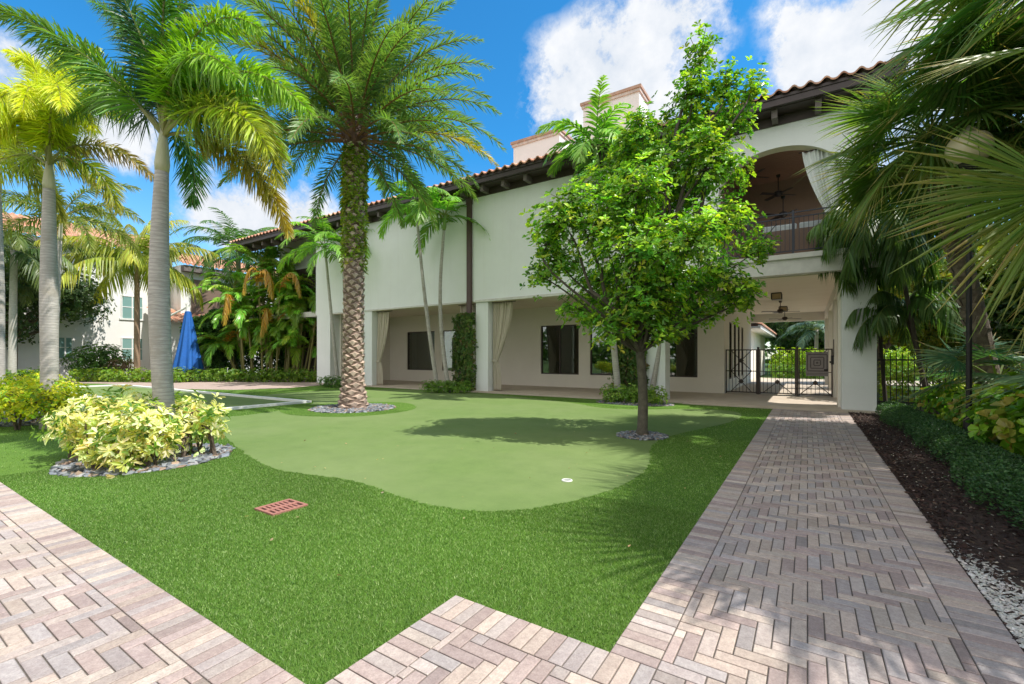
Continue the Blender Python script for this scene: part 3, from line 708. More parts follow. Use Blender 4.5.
# ---- flush lanterns
def lantern(x,y,z,lab):
    t=thing('ceiling_lantern',lab,'lantern',(x,y,z),'square ceiling lanterns of the passage')
    m_=MB(); s=.17; m_.box(x-s,x+s,y-s,y+s,z-.03,z)
    for i in(-1,1):
        for j in(-1,1): m_.box(x+i*s-.015,x+i*s+.015,y+j*s-.015,y+j*s+.015,z-.24,z-.03)
    m_.box(x-s,x+s,y-s,y+s,z-.26,z-.24); m_.build('frame',GATEM,t)
    g_=MB(); g_.box(x-s+.03,x+s-.03,y-s+.03,y+s-.03,z-.235,z-.035); g_.build('shade',M('amber_glass',(.42,.30,.16),(.5,.38,.22),5,.3),t); return t
l1=lantern(-1.0,20.3,ZB+.1,'square bronze ceiling lantern above the gate')
copy_thing(l1,(0,5.6,0),'square bronze ceiling lantern deep in the passage between the two fans')
copy_thing(l1,(-.6,-3.6,0),'square bronze ceiling lantern at the passage mouth beside the tree leaves')

# ---- sofa on balcony
so=thing('balcony_sofa','brown wicker sofa with two grey cushions behind the balcony railing','sofa',(-.4,16.8,SLZ))
m_=MB(); m_.box(-1.25,.75,16.35,17.15,SLZ+.1,SLZ+.42); m_.box(-1.25,.75,16.2,16.35,SLZ+.1,SLZ+.95); m_.box(-1.35,-1.25,16.2,17.15,SLZ+.1,SLZ+.65); m_.box(.75,.85,16.2,17.15,SLZ+.1,SLZ+.65)
m_.build('frame',M('wicker',(.20,.13,.09),(.12,.08,.06),60,.7,.5,120,.004),so)
GC=M('grey_cushion',(.42,.46,.48),(.5,.54,.55),10,.9)
for a,b_ in ((-1.2,-.27),(-.22,.72)):
    m_=MB(); m_.box(a,b_,16.36,16.55,SLZ+.85,SLZ+1.17); c_=m_.build('cushion',GC,so); bv=c_.modifiers.new('b','BEVEL'); bv.width=.05; bv.segments=3
for xx in(-1.2,.7):
    for yy in (16.3,17.05): m_=MB(); m_.box(xx-.03,xx+.03,yy-.03,yy+.03,SLZ,SLZ+.1); m_.build('leg',BROWN,so)

# ---- gate
GY=20.05; gt=thing('courtyard_gate','dark bronze metal gate with crossed bars and a square panel','gate',(-1,GY,.05))
gxs=[-2.76,onY(758,357,GY)[0],onY(797,357,GY)[0],.76]
def gpanel(x0,x1,kind_):
    m_=MB(); z0,z1=.12,1.78
    for z in (z0,z1): m_.box(x0,x1,GY-.02,GY+.02,z-.02,z+.02)
    for x in (x0+.02,x1-.02): m_.box(x-.02,x+.02,GY-.021,GY+.021,z0-.06,z1+.02)
    n_=max(3,round((x1-x0)/.13)); xm=(x0+x1)/2; hwid=min(.36,(x1-x0)*.34)
    for k in range(1,n_):
        x=x0+(x1-x0)*k/n_; m_.box(x-.008,x+.008,GY-.008,GY+.008,z0,z1)
    if kind_==0:
        for za,zb in ((.14,.94),(.96,1.76)):
            m_.bar((xm-hwid,GY-.015,za),(xm+hwid,GY-.015,zb),.014); m_.bar((xm-hwid,GY-.015,zb),(xm+hwid,GY-.015,za),.014)
            m_.obox(((xm,GY-.015,(za+zb)/2)),(.05,0,.05),(0,.022,0),(-.05,0,.05))
        m_.box(x0,x1,GY-.016,GY+.016,.93,.965)
    else:
        m_.bar((xm-hwid-.1,GY-.015,.14),(xm,GY-.015,.55),.014); m_.bar((xm+hwid+.1,GY-.015,.14),(xm,GY-.015,.55),.014); m_.obox((xm,GY-.015,.55),(.05,0,.05),(0,.022,0),(-.05,0,.05))
        m_.bar((xm-hwid,GY-.015,1.76),(xm,GY-.015,1.4),.012); m_.bar((xm+hwid,GY-.015,1.76),(xm,GY-.015,1.4),.012)
        m_.box(x0,x1,GY-.016,GY+.016,.93,.955)
    return m_
gpanel(gxs[0],gxs[1]-.03,0).build('fixed_panel',GATEM,gt)
gpanel(gxs[1]+.05,gxs[2]-.03,1).build('gate_leaf',GATEM,gt)
l2=gpanel(gxs[2]+.05,gxs[3],1).build('gate_leaf',GATEM,gt)
for x in gxs[1:3]:
    m_=MB(); m_.box(x-.028,x+.045,GY-.035,GY+.035,.05,1.86); m_.box(x-.035,x+.052,GY-.042,GY+.042,1.86,1.89); m_.build('post',GATEM,gt)
# square plate with concentric squares
sx0,sx1=onY(806,357,GY)[0],onY(828.5,357,GY)[0]; sz0,sz1=.80,1.68
xm,zm=(sx0+sx1)/2,(sz0+sz1)/2+.05
sq=MB(); sq.box(sx0,sx1,GY-.05,GY-.028,sz0,sz1); sq.build('square_plate',M('grey_plate',(.30,.27,.27),(.25,.225,.225),8,.5,metal=.1),gt); m_=MB()
for r_ in (.10,.20,.30):
    for a in (-1,1):
        m_.box(xm-r_,xm+r_,GY-.062,GY-.05,zm+a*r_-.018,zm+a*r_+.018); m_.box(xm+a*r_-.018,xm+a*r_+.018,GY-.062,GY-.05,zm-r_+.018,zm+r_-.018)
for z in (sz0+.05,sz0+.10,sz1-.03): m_.box(sx0+.02,sx1-.02,GY-.06,GY-.05,z-.008,z+.008)
m_.box(xm-.035,xm+.035,GY-.062,GY-.05,zm-.035,zm+.035)
m_.build('plate_relief',M('plate_relief',(.11,.095,.095),(.09,.08,.08),8,.5),gt)
m_=MB(); m_.box(.5,.62,GY-.1,GY-.04,1.0,1.06); m_.box(.6,.62,GY-.1,GY-.02,.98,1.08); m_.build('handle',IRON,gt)
# keypad on pillar
m_=MB(); m_.box(.66,.74,18.55,18.7,1.25,1.55); m_.box(.62,.66,18.58,18.67,1.30,1.36); kp=thing('gate_keypad','small dark access keypad on the passage wall beside the gate','keypad',(.74,18.6,1.25)); m_.build('keypad_body',IRON,kp)
m_=MB(); m_.box(.742,.76,18.9,19.3,1.5,2.1); tag(m_.build('notice_frame',GATEM),'small thin framed notice on the passage wall right of the gate','notice')

# ================================================================== LEFT WING (background house)
WX=-42; wg=thing('background_house','white three storey house with salmon tile roof behind the left palms','building',(WX,8,0))
mb=MB(); mb.box(WX-9,WX,-14,15.5,0,9.2); mb.box(WX,WX+3.2,14,18.6,0,4.0); mb.box(WX-9,WX+1.5,15.5,24,0,8.6)
mb.build('wall',M('house_white',(.80,.79,.76),(.74,.73,.70),.4,.85,.2,30,.01),wg)
mb=MB()
th=np.linspace(0,math.pi,20); arcp=[(14.6+1.7-1.7*math.cos(a),2.0+1.2*math.sin(a)) for a in th]
mb.prism([(14.6,.05)]+arcp+[(18.0,.05)],WX+3.2,WX+3.22,axis='x'); mb.build('arch_opening',M('shade_brown',(.10,.085,.07),(.13,.11,.09),3),wg)
rf=MB(); tileX(rf,-15,16.2,WX+.8,9.25,.42,5.5,hipl=False); tileX(rf,13.7,19,WX+3.7,4.05,.35,3.6,hipl=False); tileX(rf,15.4,24.5,WX+2.2,8.6,.4,4,hipl=False)
rf.build('roof',MC('salmon_tile',.85,.3,3,.2,60,.004,tint=(1,1,1)),wg)
mb=MB(); mb.box(WX+.0,WX+.75,-15,15.4,8.9,9.2); mb.box(WX+1.5,WX+2.1,15.5,24,8.1,8.55); mb.build('eave',BRACK,wg)
mb=MB(); mb.box(WX+1.5,WX+1.56,16.2,22,4.6,7.6); mb.build('timber_screen',M('timber_screen',(.20,.13,.09),(.15,.1,.07),3,.7,sc3=(1,1,9)),wg)
def wwin(px0,px1,py0,py1):
    p0=lambda px,py:(lambda t:(lambda d:(d*cs+(px-512)/F*d*sn,H+(HZ-py)/F*d))(WX/(-sn+t*cs)))((px-512)/F)
    ya,za=p0(px0,py1); yb,zb=p0(px1,py0); f=MB(); x=WX
    f.box(x+.003,x+.08,ya-.1,yb+.1,za-.12,za); f.box(x+.003,x+.06,ya,ya+.07,za,zb); f.box(x+.003,x+.06,yb-.07,yb,za,zb); f.box(x+.003,x+.06,ya+.07,yb-.07,zb-.07,zb)
    ym=(ya+yb)/2; f.box(x+.003,x+.05,ym-.04,ym+.04,za,zb-.07); f.box(x+.003,x+.05,ya+.07,ym-.04,(za+zb)/2-.03,(za+zb)/2+.03); f.box(x+.003,x+.05,ym+.04,yb-.07,(za+zb)/2-.03,(za+zb)/2+.03)
    fo=f.build('window',WHITE,wg); p=MB(); p.box(x+.003,x+.03,ya+.07,yb-.07,za,zb-.07); p.build('pane',GREENGL,fo)
def ggl():
    m,nt,b=newmat('blue_green_glass'); b.inputs['Base Color'].default_value=(.20,.34,.32,1); b.inputs['Roughness'].default_value=.12; return m
GREENGL=ggl()
wwin(121,143,297,318); wwin(121,143,338,360); wwin(57,73,337,358); wwin(57,73,296,317)

# ---- closed blue cantilever umbrella
ub=at(188,374,27.6); ux,uy=ub[0],ub[1]; um=thing('patio_umbrella','closed blue canvas patio umbrella on a white cantilever pole','umbrella',(ux,uy,0))
mb=MB(); rows=18; k=48; V=[]
for r in range(rows):
    t=r/(rows-1); z=4.25-3.6*t; th=np.arange(k)/k*2*math.pi
    rad=.16+.54*t**.95; f=rad*(1+.22*t**.5*np.cos(th*8+t*2)+.08*np.cos(th*3+1)); zz=z+.10*t**4*np.cos(th*4+.6)*3*.5
    V.append(np.stack([ux+f*np.cos(th)*.95,uy+f*np.sin(th)*.95,zz],1))
V=np.concatenate(V); i=np.arange(rows-1)[:,None]*k; j=np.arange(k)[None]; q=np.stack([i+j,i+(j+1)%k,i+k+(j+1)%k,i+k+j],-1).reshape(-1,4); mb.add(V,q[:, ::-1])
mb.add([(ux,uy,4.33)]+list(V[:k]),None,[(0,a+1,(a+1)%k+1) for a in range(k)])
mb.build('canopy',BLUE,um,smooth=True)
mb=MB(); mb.tube([(ux,uy,.0),(ux,uy,4.75)],[.05,.05],10); mb.tube([(ux,uy,4.2),(ux,uy,4.72)],[.12,.10],10); mb.build('pole',WHITE,um)
c_=A((-sn*0-cs,-sn,0)); mb=MB(); mb.tube([A((ux,uy,4.55)),A((ux,uy,3.6))+c_*1.9],[.06,.06],8); mb.tube([A((ux,uy,3.6))+c_*1.9,A((ux,uy,0))+c_*1.9],[.07,.07],8); mb.build('arm',WHITE,um)

# ================================================================== PALMS
def boots_trunk(name,b,t,r0,r1,parent):
    """date palm trunk with spiral of leaf bases"""
    L=np.linalg.norm(A(t)-A(b)); mb=MB(); mb.tube(trunk_pts(b,t,24),np.interp(np.linspace(0,1,24),[0,.03,.10,.3,.9,1],[r0*1.5,r0*1.35,r0*1.0,r0*.92,r1,r1*1.1]),14,(.20,.14,.11))
    nb=int(L/.155)*6; 
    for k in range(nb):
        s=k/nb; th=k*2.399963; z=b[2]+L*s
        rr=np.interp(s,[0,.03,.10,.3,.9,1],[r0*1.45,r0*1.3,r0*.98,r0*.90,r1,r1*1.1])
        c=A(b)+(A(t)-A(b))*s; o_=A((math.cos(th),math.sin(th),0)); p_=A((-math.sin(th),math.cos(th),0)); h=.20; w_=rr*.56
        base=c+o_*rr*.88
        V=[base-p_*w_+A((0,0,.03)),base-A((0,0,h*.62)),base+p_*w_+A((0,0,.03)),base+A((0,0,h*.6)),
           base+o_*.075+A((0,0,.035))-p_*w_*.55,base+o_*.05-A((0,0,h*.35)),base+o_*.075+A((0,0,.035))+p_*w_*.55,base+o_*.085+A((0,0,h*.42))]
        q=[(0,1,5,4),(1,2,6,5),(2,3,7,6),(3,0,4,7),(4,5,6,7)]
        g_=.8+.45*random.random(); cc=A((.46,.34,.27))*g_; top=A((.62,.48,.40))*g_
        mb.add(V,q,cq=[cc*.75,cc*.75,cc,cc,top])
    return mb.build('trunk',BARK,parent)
# ---- date palm
d0=at(352,408,13.6); b=A((DP[0],DP[1],0)); top=at(355,143,13.65)
pt=thing('date_palm','tall date palm with diamond patterned trunk in a grey pebble ring','palm tree',(b[0],b[1],0))
boots_trunk('t',b,top,.285,.27,pt)
mb=MB(); n=620; s=.50+.48*rng.random(n)**.8; th=rng.random(n)*6.28; P=b+(top-b)*s[:,None]; o_=np.stack([np.cos(th),np.sin(th),np.zeros(n)],1); P=P+o_*.30
rosettes(mb,P,o_+A((0,0,.5)),6,.15,.3,vary((.26,.36,.04),n,.2,.15)); mb.build('fern_growth',LEAF,pt)
mb=MB(); hb=top+A((0,0,.15)); 
mb.tube([top-A((0,0,.3)),top+A((0,0,.2)),top+A((0,0,.7)),top+A((0,0,1.1))],[.32,.37,.26,.1],14,(.16,.08,.045))
for k in range(90):
    az=k*2.399963+rng.uniform(-.1,.1); s=k/89.
    el=R(86-94*s**1.05+rng.uniform(-6,6)); L=3.75+.75*math.sin(s*3.1)+rng.uniform(-.25,.25)
    P=arc(hb+A((math.cos(az)*.3,math.sin(az)*.3,.95-1.1*s)),az,el,L,R(36+24*(1-abs(s-.4)))+rng.uniform(0,.3),16,1.6,rng.uniform(-.2,.2))
    yl=rng.random()<.07
    ct=(.60,.48,.04) if yl else (.17,.32,.08)
    ln=(P[1]-P[0]); 
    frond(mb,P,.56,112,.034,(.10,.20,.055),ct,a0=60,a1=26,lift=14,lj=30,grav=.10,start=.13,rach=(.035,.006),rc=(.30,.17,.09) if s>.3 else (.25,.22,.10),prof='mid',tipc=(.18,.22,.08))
mb.build('crown',LEAF,pt)

# ---- foxtail (plumose) palms
def ringed_trunk(parent,P,r,rc=RINGED):
    m_=MB(); m_.tube(P,r,20); return m_.build('trunk',rc,parent,smooth=True)
def foxtail(label,base,top,r,fr,cs0,cs1,seed=0,gen=0,L=2.7,bow=(0,0),lean=(0,0),shaft=.9,dens=230):
    t=thing('foxtail_palm',label,'palm tree',(base[0],base[1],0)); base,top=A(base),A(top)
    s=np.linspace(0,1,24); rr=r*np.interp(s,[0,.04,.1,.35,.55,.8,1],[1.2,1.08,1.03,1.04,1.08,.88,.68])
    P=trunk_pts(base,top,24,bow); ringed_trunk(t,P,rr)
    d_=nrm(P[-1]-P[-2]); e=top+d_*shaft
    m_=MB(); m_.tube([top-d_*.03,top+d_*shaft*.15,top+d_*shaft*.6,e],[r*.69,r*.76,r*.56,r*.34],18); m_.build('crownshaft',SHAFT,t,smooth=True)
    mb=MB(); g_=np.random.default_rng(seed+99)
    hub=e-d_*.1
    for f in fr:
        pts=f['p']; P=bez([hub]+[A(x) for x in pts],20)
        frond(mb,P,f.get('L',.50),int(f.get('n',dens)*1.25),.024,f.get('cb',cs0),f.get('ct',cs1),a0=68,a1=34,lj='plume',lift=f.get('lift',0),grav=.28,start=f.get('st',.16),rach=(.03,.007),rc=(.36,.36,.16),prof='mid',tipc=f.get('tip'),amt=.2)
    for k in range(gen):
        az=k*2.399963+g_.uniform(-.2,.2)+seed; s=k/max(1,gen-1)
        P=arc(hub,az,R(80-80*s),L*g_.uniform(.85,1.1),R(75+30*g_.random()),18,1.3)
        c0=A(cs0)*g_.uniform(.8,1.15); c1=A(cs1)*g_.uniform(.8,1.15)
        frond(mb,P,.46,dens,.03,c0,c1,a0=62,a1=32,lj='plume',grav=.32,start=.16,rach=(.03,.007),rc=(.36,.34,.15),prof='mid',tipc=(.40,.36,.06),amt=.2)
    mb.build('crown',LEAF,t); return t
d=7.1
def q(x,y,dd=0,d0=None): return at(x,y,(d0 or d)+dd)
GR0,GR1=(.12,.30,.02),(.27,.46,.03); YL0,YL1=(.40,.52,.03),(.66,.70,.05)
fr=[dict(p=[q(155,70,-.1),q(138,10,-.3),q(100,-35,-.5)],cb=(.03,.10,.04),ct=(.06,.15,.04)),
    dict(p=[q(168,60,.1),q(172,0,.3),q(200,-45,.4)],cb=(.05,.14,.03),ct=(.10,.22,.03)),
    dict(p=[q(170,50,-.3),q(210,-10,-.6),q(262,30,-.9)],cb=GR0,ct=GR1),
    dict(p=[q(190,70,-.4),q(250,40,-.9),q(312,115,-1.1)],cb=GR0,ct=GR1),
    dict(p=[q(200,80,-.5),q(262,80,-.8),q(278,185,-1.0)],cb=(.15,.28,.03),ct=(.36,.38,.035),tip=(.45,.36,.04)),
    dict(p=[q(205,122,0),q(262,150,.0),q(290,236,.1)],cb=(.10,.17,.03),ct=(.45,.36,.04),tip=(.42,.30,.06),L=.36),
    dict(p=[q(185,125,.6),q(200,160,.9),q(192,205,1.2)],cb=(.05,.15,.045),ct=(.09,.21,.05),n=130,L=.42),
    dict(p=[q(140,105,-.2),q(90,40,-.4),q(-10,5,-.6)],cb=GR0,ct=(.13,.24,.035)),
    dict(p=[q(150,100,.4),q(110,80,1.0),q(60,120,1.6)],cb=(.04,.12,.03),ct=(.10,.20,.03)),
    dict(p=[q(175,70,.8),q(215,60,1.6),q(250,130,2.2)],cb=(.05,.14,.03),ct=(.10,.22,.03)),
    dict(p=[q(165,60,-.4),q(195,30,-1.0),q(235,75,-1.4)],cb=GR0,ct=GR1),dict(p=[q(180,90,-.2),q(225,60,-.3),q(285,160,-.2)],cb=GR0,ct=(.34,.48,.04)),
    dict(p=[q(190,100,-.6),q(240,90,-1.0),q(268,150,-1.3)],cb=(.2,.38,.03),ct=(.42,.48,.04)),dict(p=[q(150,60,.6),q(135,20,1.),q(90,0,1.4)],cb=(.05,.15,.03),ct=(.1,.24,.03)),
    dict(p=[q(162,40,-.2),q(160,-10,-.6),q(175,-60,-1)],cb=(.05,.16,.03),ct=(.12,.3,.03))]
fb=at(168,444,d); fb=A((fb[0],fb[1],0)); ft=at(162,170,d)
FX=foxtail('tall smooth grey ringed palm growing through the variegated bush',fb,ft,.132,fr,GR0,GR1,bow=(-.12,-.03),shaft=.62)
d=9.6; b2=at(50,432,d); b2=A((b2[0],b2[1],0)); t2=at(49,188,d)
fr=[dict(p=[q(45,100,-.3),q(70,50,-.6),q(128,88,-.9)],cb=YL0,ct=YL1),dict(p=[q(52,100,-.5),q(90,75,-.8),q(122,118,-.7)],cb=YL0,ct=YL1),
    dict(p=[q(40,100,-.3),q(10,60,-.8),q(-15,125,-1.2)],cb=YL0,ct=YL1),dict(p=[q(50,95,-.8),q(55,55,-1.3),q(62,108,-1.9)],cb=YL0,ct=YL1),
    dict(p=[q(48,90,.2),q(40,50,.3),q(5,52,.4)],cb=(.18,.30,.03),ct=YL1),dict(p=[q(50,90,.3),q(62,50,.5),q(100,50,.8)],cb=(.20,.32,.03),ct=YL1),
    dict(p=[q(46,90,-.3),q(30,60,-.9),q(22,112,-1.5)],cb=YL0,ct=YL1),dict(p=[q(50,80,0),q(55,40,-.2),q(80,55,-.4)],cb=YL0,ct=YL1),
    dict(p=[q(45,80,0),q(35,45,-.2),q(15,62,-.4)],cb=YL0,ct=YL1),dict(p=[q(52,105,-.3),q(80,95,-.6),q(95,132,-.8)],cb=YL0,ct=YL1),
    dict(p=[q(40,110,-.2),q(10,100,-.5),q(-5,140,-.7)],cb=YL0,ct=YL1),dict(p=[q(48,100,.8),q(48,70,1.6),q(45,90,2.4)],cb=(.16,.27,.03),ct=YL1),
    dict(p=[q(55,140,-.2),q(115,130,-.3),q(155,180,-.2)],cb=(.16,.22,.04),ct=(.40,.32,.10),tip=(.34,.18,.13),L=.34,n=150),
    dict(p=[q(60,150,.2),q(105,155,.3),q(118,212,.4)],cb=GR0,ct=(.36,.40,.04),tip=(.45,.33,.05),n=150,L=.4),
    dict(p=[q(35,150,.2),q(-5,140,.3),q(-25,205,.4)],cb=(.2,.30,.03),ct=YL1,n=150)]
foxtail('yellow leaved ringed palm rising behind the yellow green shrub',b2,t2,.140,fr,YL0,YL1,shaft=.55,bow=(-.03,0))
d=12; b3=at(-1,420,d); b3=A((b3[0],b3[1],0)); t3=at(-3,190,d)
foxtail('grey palm trunk cut by the left picture edge',b3,t3,.12,[],(.10,.16,.03),(.25,.26,.04),seed=3,gen=11,L=2.3,dens=150)
# smaller palms filling behind
d=17; b4=at(52,395,d); 
foxtail('dark green palm half hidden behind the yellow leaved palm',(b4[0],b4[1],0),at(60,240,d),.09,[],(.07,.15,.02),(.2,.27,.035),seed=5,gen=12,L=3.0,dens=120)

# ---- pinnate palms
def pinnate(name,label,base,top,r0,r1,nf,L,c0,c1,el0=80,el1=-20,droop=80,w=.03,Lf=.45,nl=60,lift=12,group=None,seed=0,bow=(0,0),trunkmat=None,rc=(.25,.3,.1),tip=None,shaft=0,a0=62,a1=28,pw=1.5,lj=8,grav=.25,pl=0):
    t=thing(name,label,'palm tree',(base[0],base[1],0),group); base,top=A(base),A(top); g_=np.random.default_rng(seed+5)
    P=trunk_pts(base,top,18,bow); rr=np.interp(np.linspace(0,1,18),[0,.06,.3,1],[r0*1.5,r0*1.1,r0,r1])
    m_=MB(); m_.tube(P,rr,12,(.36,.33,.29)); m_.build('trunk',trunkmat or RINGED,t,smooth=True); d_=nrm(P[-1]-P[-2]); hub=top
    if shaft:
        m_=MB(); m_.tube([top-d_*.02,top+d_*shaft*.2,top+d_*shaft],[r1*1.1,r1*1.5,r1*.7],12); m_.build('crownshaft',M('green_shaft',(.16,.28,.06),(.24,.34,.10),4,.4),t,smooth=True); hub=top+d_*shaft*.9
    mb=MB()
    for k in range(nf):
        az=k*2.399963+g_.uniform(-.25,.25)+seed; s=k/max(1,nf-1)
        P=arc(hub,az,R(el0+(el1-el0)*s+g_.uniform(-8,8)),L*g_.uniform(.85,1.1),R(droop*g_.uniform(.8,1.2)),16,pw,g_.uniform(-.3,.3))
        f=g_.uniform(.75,1.2); frond(mb,P,Lf,nl,w,A(c0)*f,A(c1)*f,a0=a0,a1=a1,lift=lift,lj=lj,grav=grav,rach=(.02,.004),rc=rc,tipc=tip,start=.14)
    mb.build('crown',LEAF,t); return t
# coconut behind
bc=at(137,383,28); tc=at(137,262,28)
pinnate('coconut_palm','coconut palm with drooping yellow fronds in front of the white house',(bc[0],bc[1],0),tc,.16,.13,20,4.6,(.18,.27,.03),(.46,.46,.06),80,-5,80,.07,.95,60,-20,seed=2,trunkmat=M('coco_bark',(.30,.20,.13),(.22,.15,.10),6,.9,.4,20,.02),grav=.6)
# adonidia group
ADG='slender white stemmed palms in front of the clubhouse'
C0,C1=(.13,.34,.05),(.26,.48,.07)
def adonidia(lab,bx_,by_,tx_,ty_,dd,r,nf,L,seed,bow=(0,0)):
    b_=at(bx_,by_,dd); t_=at(tx_,ty_,dd)
    return pinnate('christmas_palm',lab,(b_[0],b_[1],0),t_,r,r*.7,nf,L,C0,C1,72,0,85,.075,.62,30,10,ADG,seed,bow,shaft=.65,pw=1.2,grav=.3,a0=58)
adonidia('left of two slender palms beside the corner pillar left of the date palm',338,382,326,258,23.6,.085,12,3.0,1)
adonidia('right of two slender palms tucked just left of the date palm trunk',348,382,343,258,23.6,.08,10,2.6,2)
adonidia('slender leaning palm, left stem of the pair beside the ivy pillar',438,388,417,218,19.6,.085,10,2.5,3,(-.1,0))
adonidia('slender curved palm, right stem of the pair beside the ivy pillar',449,388,444,230,19.5,.09,11,2.5,4,(-.35,0))
adonidia('tall slender palm behind the leafy green tree, crown poking out at its left',619,398,597,165,15.3,.10,15,2.3,5)
adonidia('short stemmed palm behind the leafy tree leaning right',650,398,663,330,15.4,.09,7,1.3,6)
# areca clump
ac=thing('areca_palm','bushy clump of arching areca palms with a few orange fronds beside the umbrella','palm clump',(*at(265,380,29.3)[:2],0)); mb=MB(); st=MB()
g_=np.random.default_rng(3)
for k in range(62):
    px=g_.uniform(236,316); dd=g_.uniform(28.6,32); bb=at(px,380,dd); bb[2]=0
    tx=px+(px-268)*.25+g_.normal()*5; zt=g_.uniform(1.8,8.2)*(1-.35*abs(px-265)/50); tt=at(tx,0,dd); tt[2]=zt
    st.tube(trunk_pts(bb,tt,8),[.06]*8,6,A((.34,.30,.10))*g_.uniform(.6,1.2))
    for j in range(9):
        az=g_.uniform(0,6.28); org=g_.random()<.018
        P=arc(tt,az,R(g_.uniform(35,85)),g_.uniform(2.2,3.3),R(g_.uniform(90,140)),14,1.2)
        c0=A((.13,.31,.04)) if not org else A((.42,.20,.03)); c0=c0*g_.uniform(.7,1.5)*A((g_.uniform(.8,1.6),1,1))
        frond(mb,P,.62,34,.065,c0,c0*A((1.5,1.35,1.1)) if not org else (.45,.26,.04),a0=55,a1=25,lift=28,lj=8,grav=.35,rach=(.02,.005),rc=(.28,.30,.06),start=.2)
for j,(x1,y1,x2,y2) in enumerate(((262,268,243,287),(263,268,272,292),(285,275,300,290),(232,292,224,318),(272,308,262,330))):
    P=bez([at(x1-6,y1+18,27.2),at(x1,y1-12,26.9),at(x2,y2-22,26.7),at(x2,y2+6,26.5)],14); frond(mb,P,.5,40,.07,(.5,.24,.03),(.42,.30,.04),a0=50,a1=25,lift=-30,grav=.5,rc=(.4,.3,.05),rach=(.03,.01),start=.1)
st.build('stem',MC('cane',.5,.2,10),ac); mb.build('crown',LEAFG,ac)
# background feather palms top (behind clump)
pb=at(240,385,36); pinnate('background_palm','dark feathery palm behind the areca clump and house roof',(pb[0],pb[1],0),at(238,250,33),.2,.16,26,4.4,(.06,.16,.04),(.11,.24,.05),70,-20,90,.07,.8,46,5,seed=9)
pb=at(12,390,24); pinnate('background_palm','shaggy palm behind the left edge shrubs',(pb[0],pb[1],0),at(14,250,24),.16,.14,20,3.6,(.05,.11,.03),(.15,.20,.04),70,-30,90,.06,.7,44,-10,seed=12,grav=.5)

# ================================================================== BROADLEAF TREES AND SHRUBS
def limb(mb,p0,p1,r0,r1,c,sag=.15,n=9,seed=0):
    p0,p1=A(p0),A(p1); s=np.linspace(0,1,n)[:,None]; P=p0+(p1-p0)*s; L=np.linalg.norm(p1-p0)
    g_=np.random.default_rng(seed); a=g_.standard_normal(3)*L*.06
    P=P+np.sin(s*math.pi)*a+np.sin(s*2*math.pi)*g_.standard_normal(3)*L*.03; P[:,2]-=(np.sin(s[:,0]*math.pi))*L*sag*-.5
    mb.tube(P,np.linspace(r0,r1,n),8,c,cap=False); return P
# main tree
TB=A((MT[0],MT[1],0)); mt=thing('leafy_tree','bright green leafy tree on a thin trunk in a small pebble ring on the green','tree',(MT[0],MT[1],0)); D0=8.6
fork=at(640,352,D0)
bm=MB(); P=trunk_pts(TB,fork,12,(.03,.02)); bm.tube(P,np.interp(np.linspace(0,1,12),[0,.08,1],[.15,.10,.08]),12,(.13,.115,.085))
cl=[(701,58,9,32,.25),(692,95,24,22,.3),(725,88,14,24,.3),(750,92,7,24,.2),(686,125,34,26,.5),(732,125,20,20,.4),(640,130,22,22,.5),(660,165,50,32,.8),(715,168,40,30,.7),(608,180,34,28,.7),(628,150,22,20,.5),
    (560,222,34,22,.6),(602,228,48,30,.9),(660,218,52,34,1.0),(722,222,44,28,.8),(758,250,20,12,.5),(560,262,26,20,.7),(604,282,46,30,1.0),(662,276,56,34,1.0),(716,278,36,26,.9),(744,290,16,12,.5),
    (588,312,36,18,.8),(636,318,48,19,.9),(690,312,38,19,.8),(660,334,24,10,.5),(612,334,22,9,.5),(548,245,18,14,.5),(735,305,18,10,.5),(680,190,30,24,.9),(575,200,20,14,.5),(700,145,28,18,.5),(540,275,12,14,.4),(640,250,50,34,1.1),(622,205,36,28,1.0),(690,238,44,30,1.0),(648,300,50,26,1.0),(640,185,30,26,.9)]
lm=MB(); sc_=D0/F
centers=[]
for i,(x,y,rx,ry,dz) in enumerate(cl):
    g_=np.random.default_rng(i); dd=D0+g_.uniform(-1,1)*dz*1.15; c=at(x,y,dd); centers.append(c)
    rr=A((rx*sc_*.92,max(rx*sc_*.65,.25+dz*.35),ry*sc_*.82))
    # nearest hub
    hubz=at(640+(x-640)*.6,min(y+70,340),D0+(dd-D0)*.4); limb(bm,fork if y>230 else hubz,c,.034,.010,(.12,.10,.08),.0,seed=i)
    if y<=230: limb(bm,fork,hubz,.05,.034,(.12,.10,.08),.0,seed=i//3)
    n=int(205*(rx*ry/900)**.85*(1.0)+32); v=nrm(g_.standard_normal((n,3))); k=g_.random((n,1))**.45
    # local basis : lateral / depth / up
    lat=A((cs,sn,0)); dep=A((-sn,cs,0)); off=v*k*rr
    Pn=c+off[:,:1]*lat+off[:,1:2]*dep+off[:,2:]*A((0,0,1)); 
    Pn=Pn+.09*g_.standard_normal((n,3))
    out=nrm(Pn-(c-A((0,0,.25))))+A((0,0,.45))
    young=g_.random(n)<.38
    base=np.where(young[:,None],A((.42,.62,.06)),A((.16,.35,.04)))
    rosettes(lm,Pn,out,8,.095,.44,vary(base,n,.22,.14))
    for j in range(0,n,7): bm.tube([c,(c+Pn[j])/2+.03*g_.standard_normal(3),Pn[j]],[.010,.007,.004],4,(.14,.11,.08),cap=False)
bm.build('trunk',BARK,mt,smooth=True); lm.build('crown',LEAFG,mt)

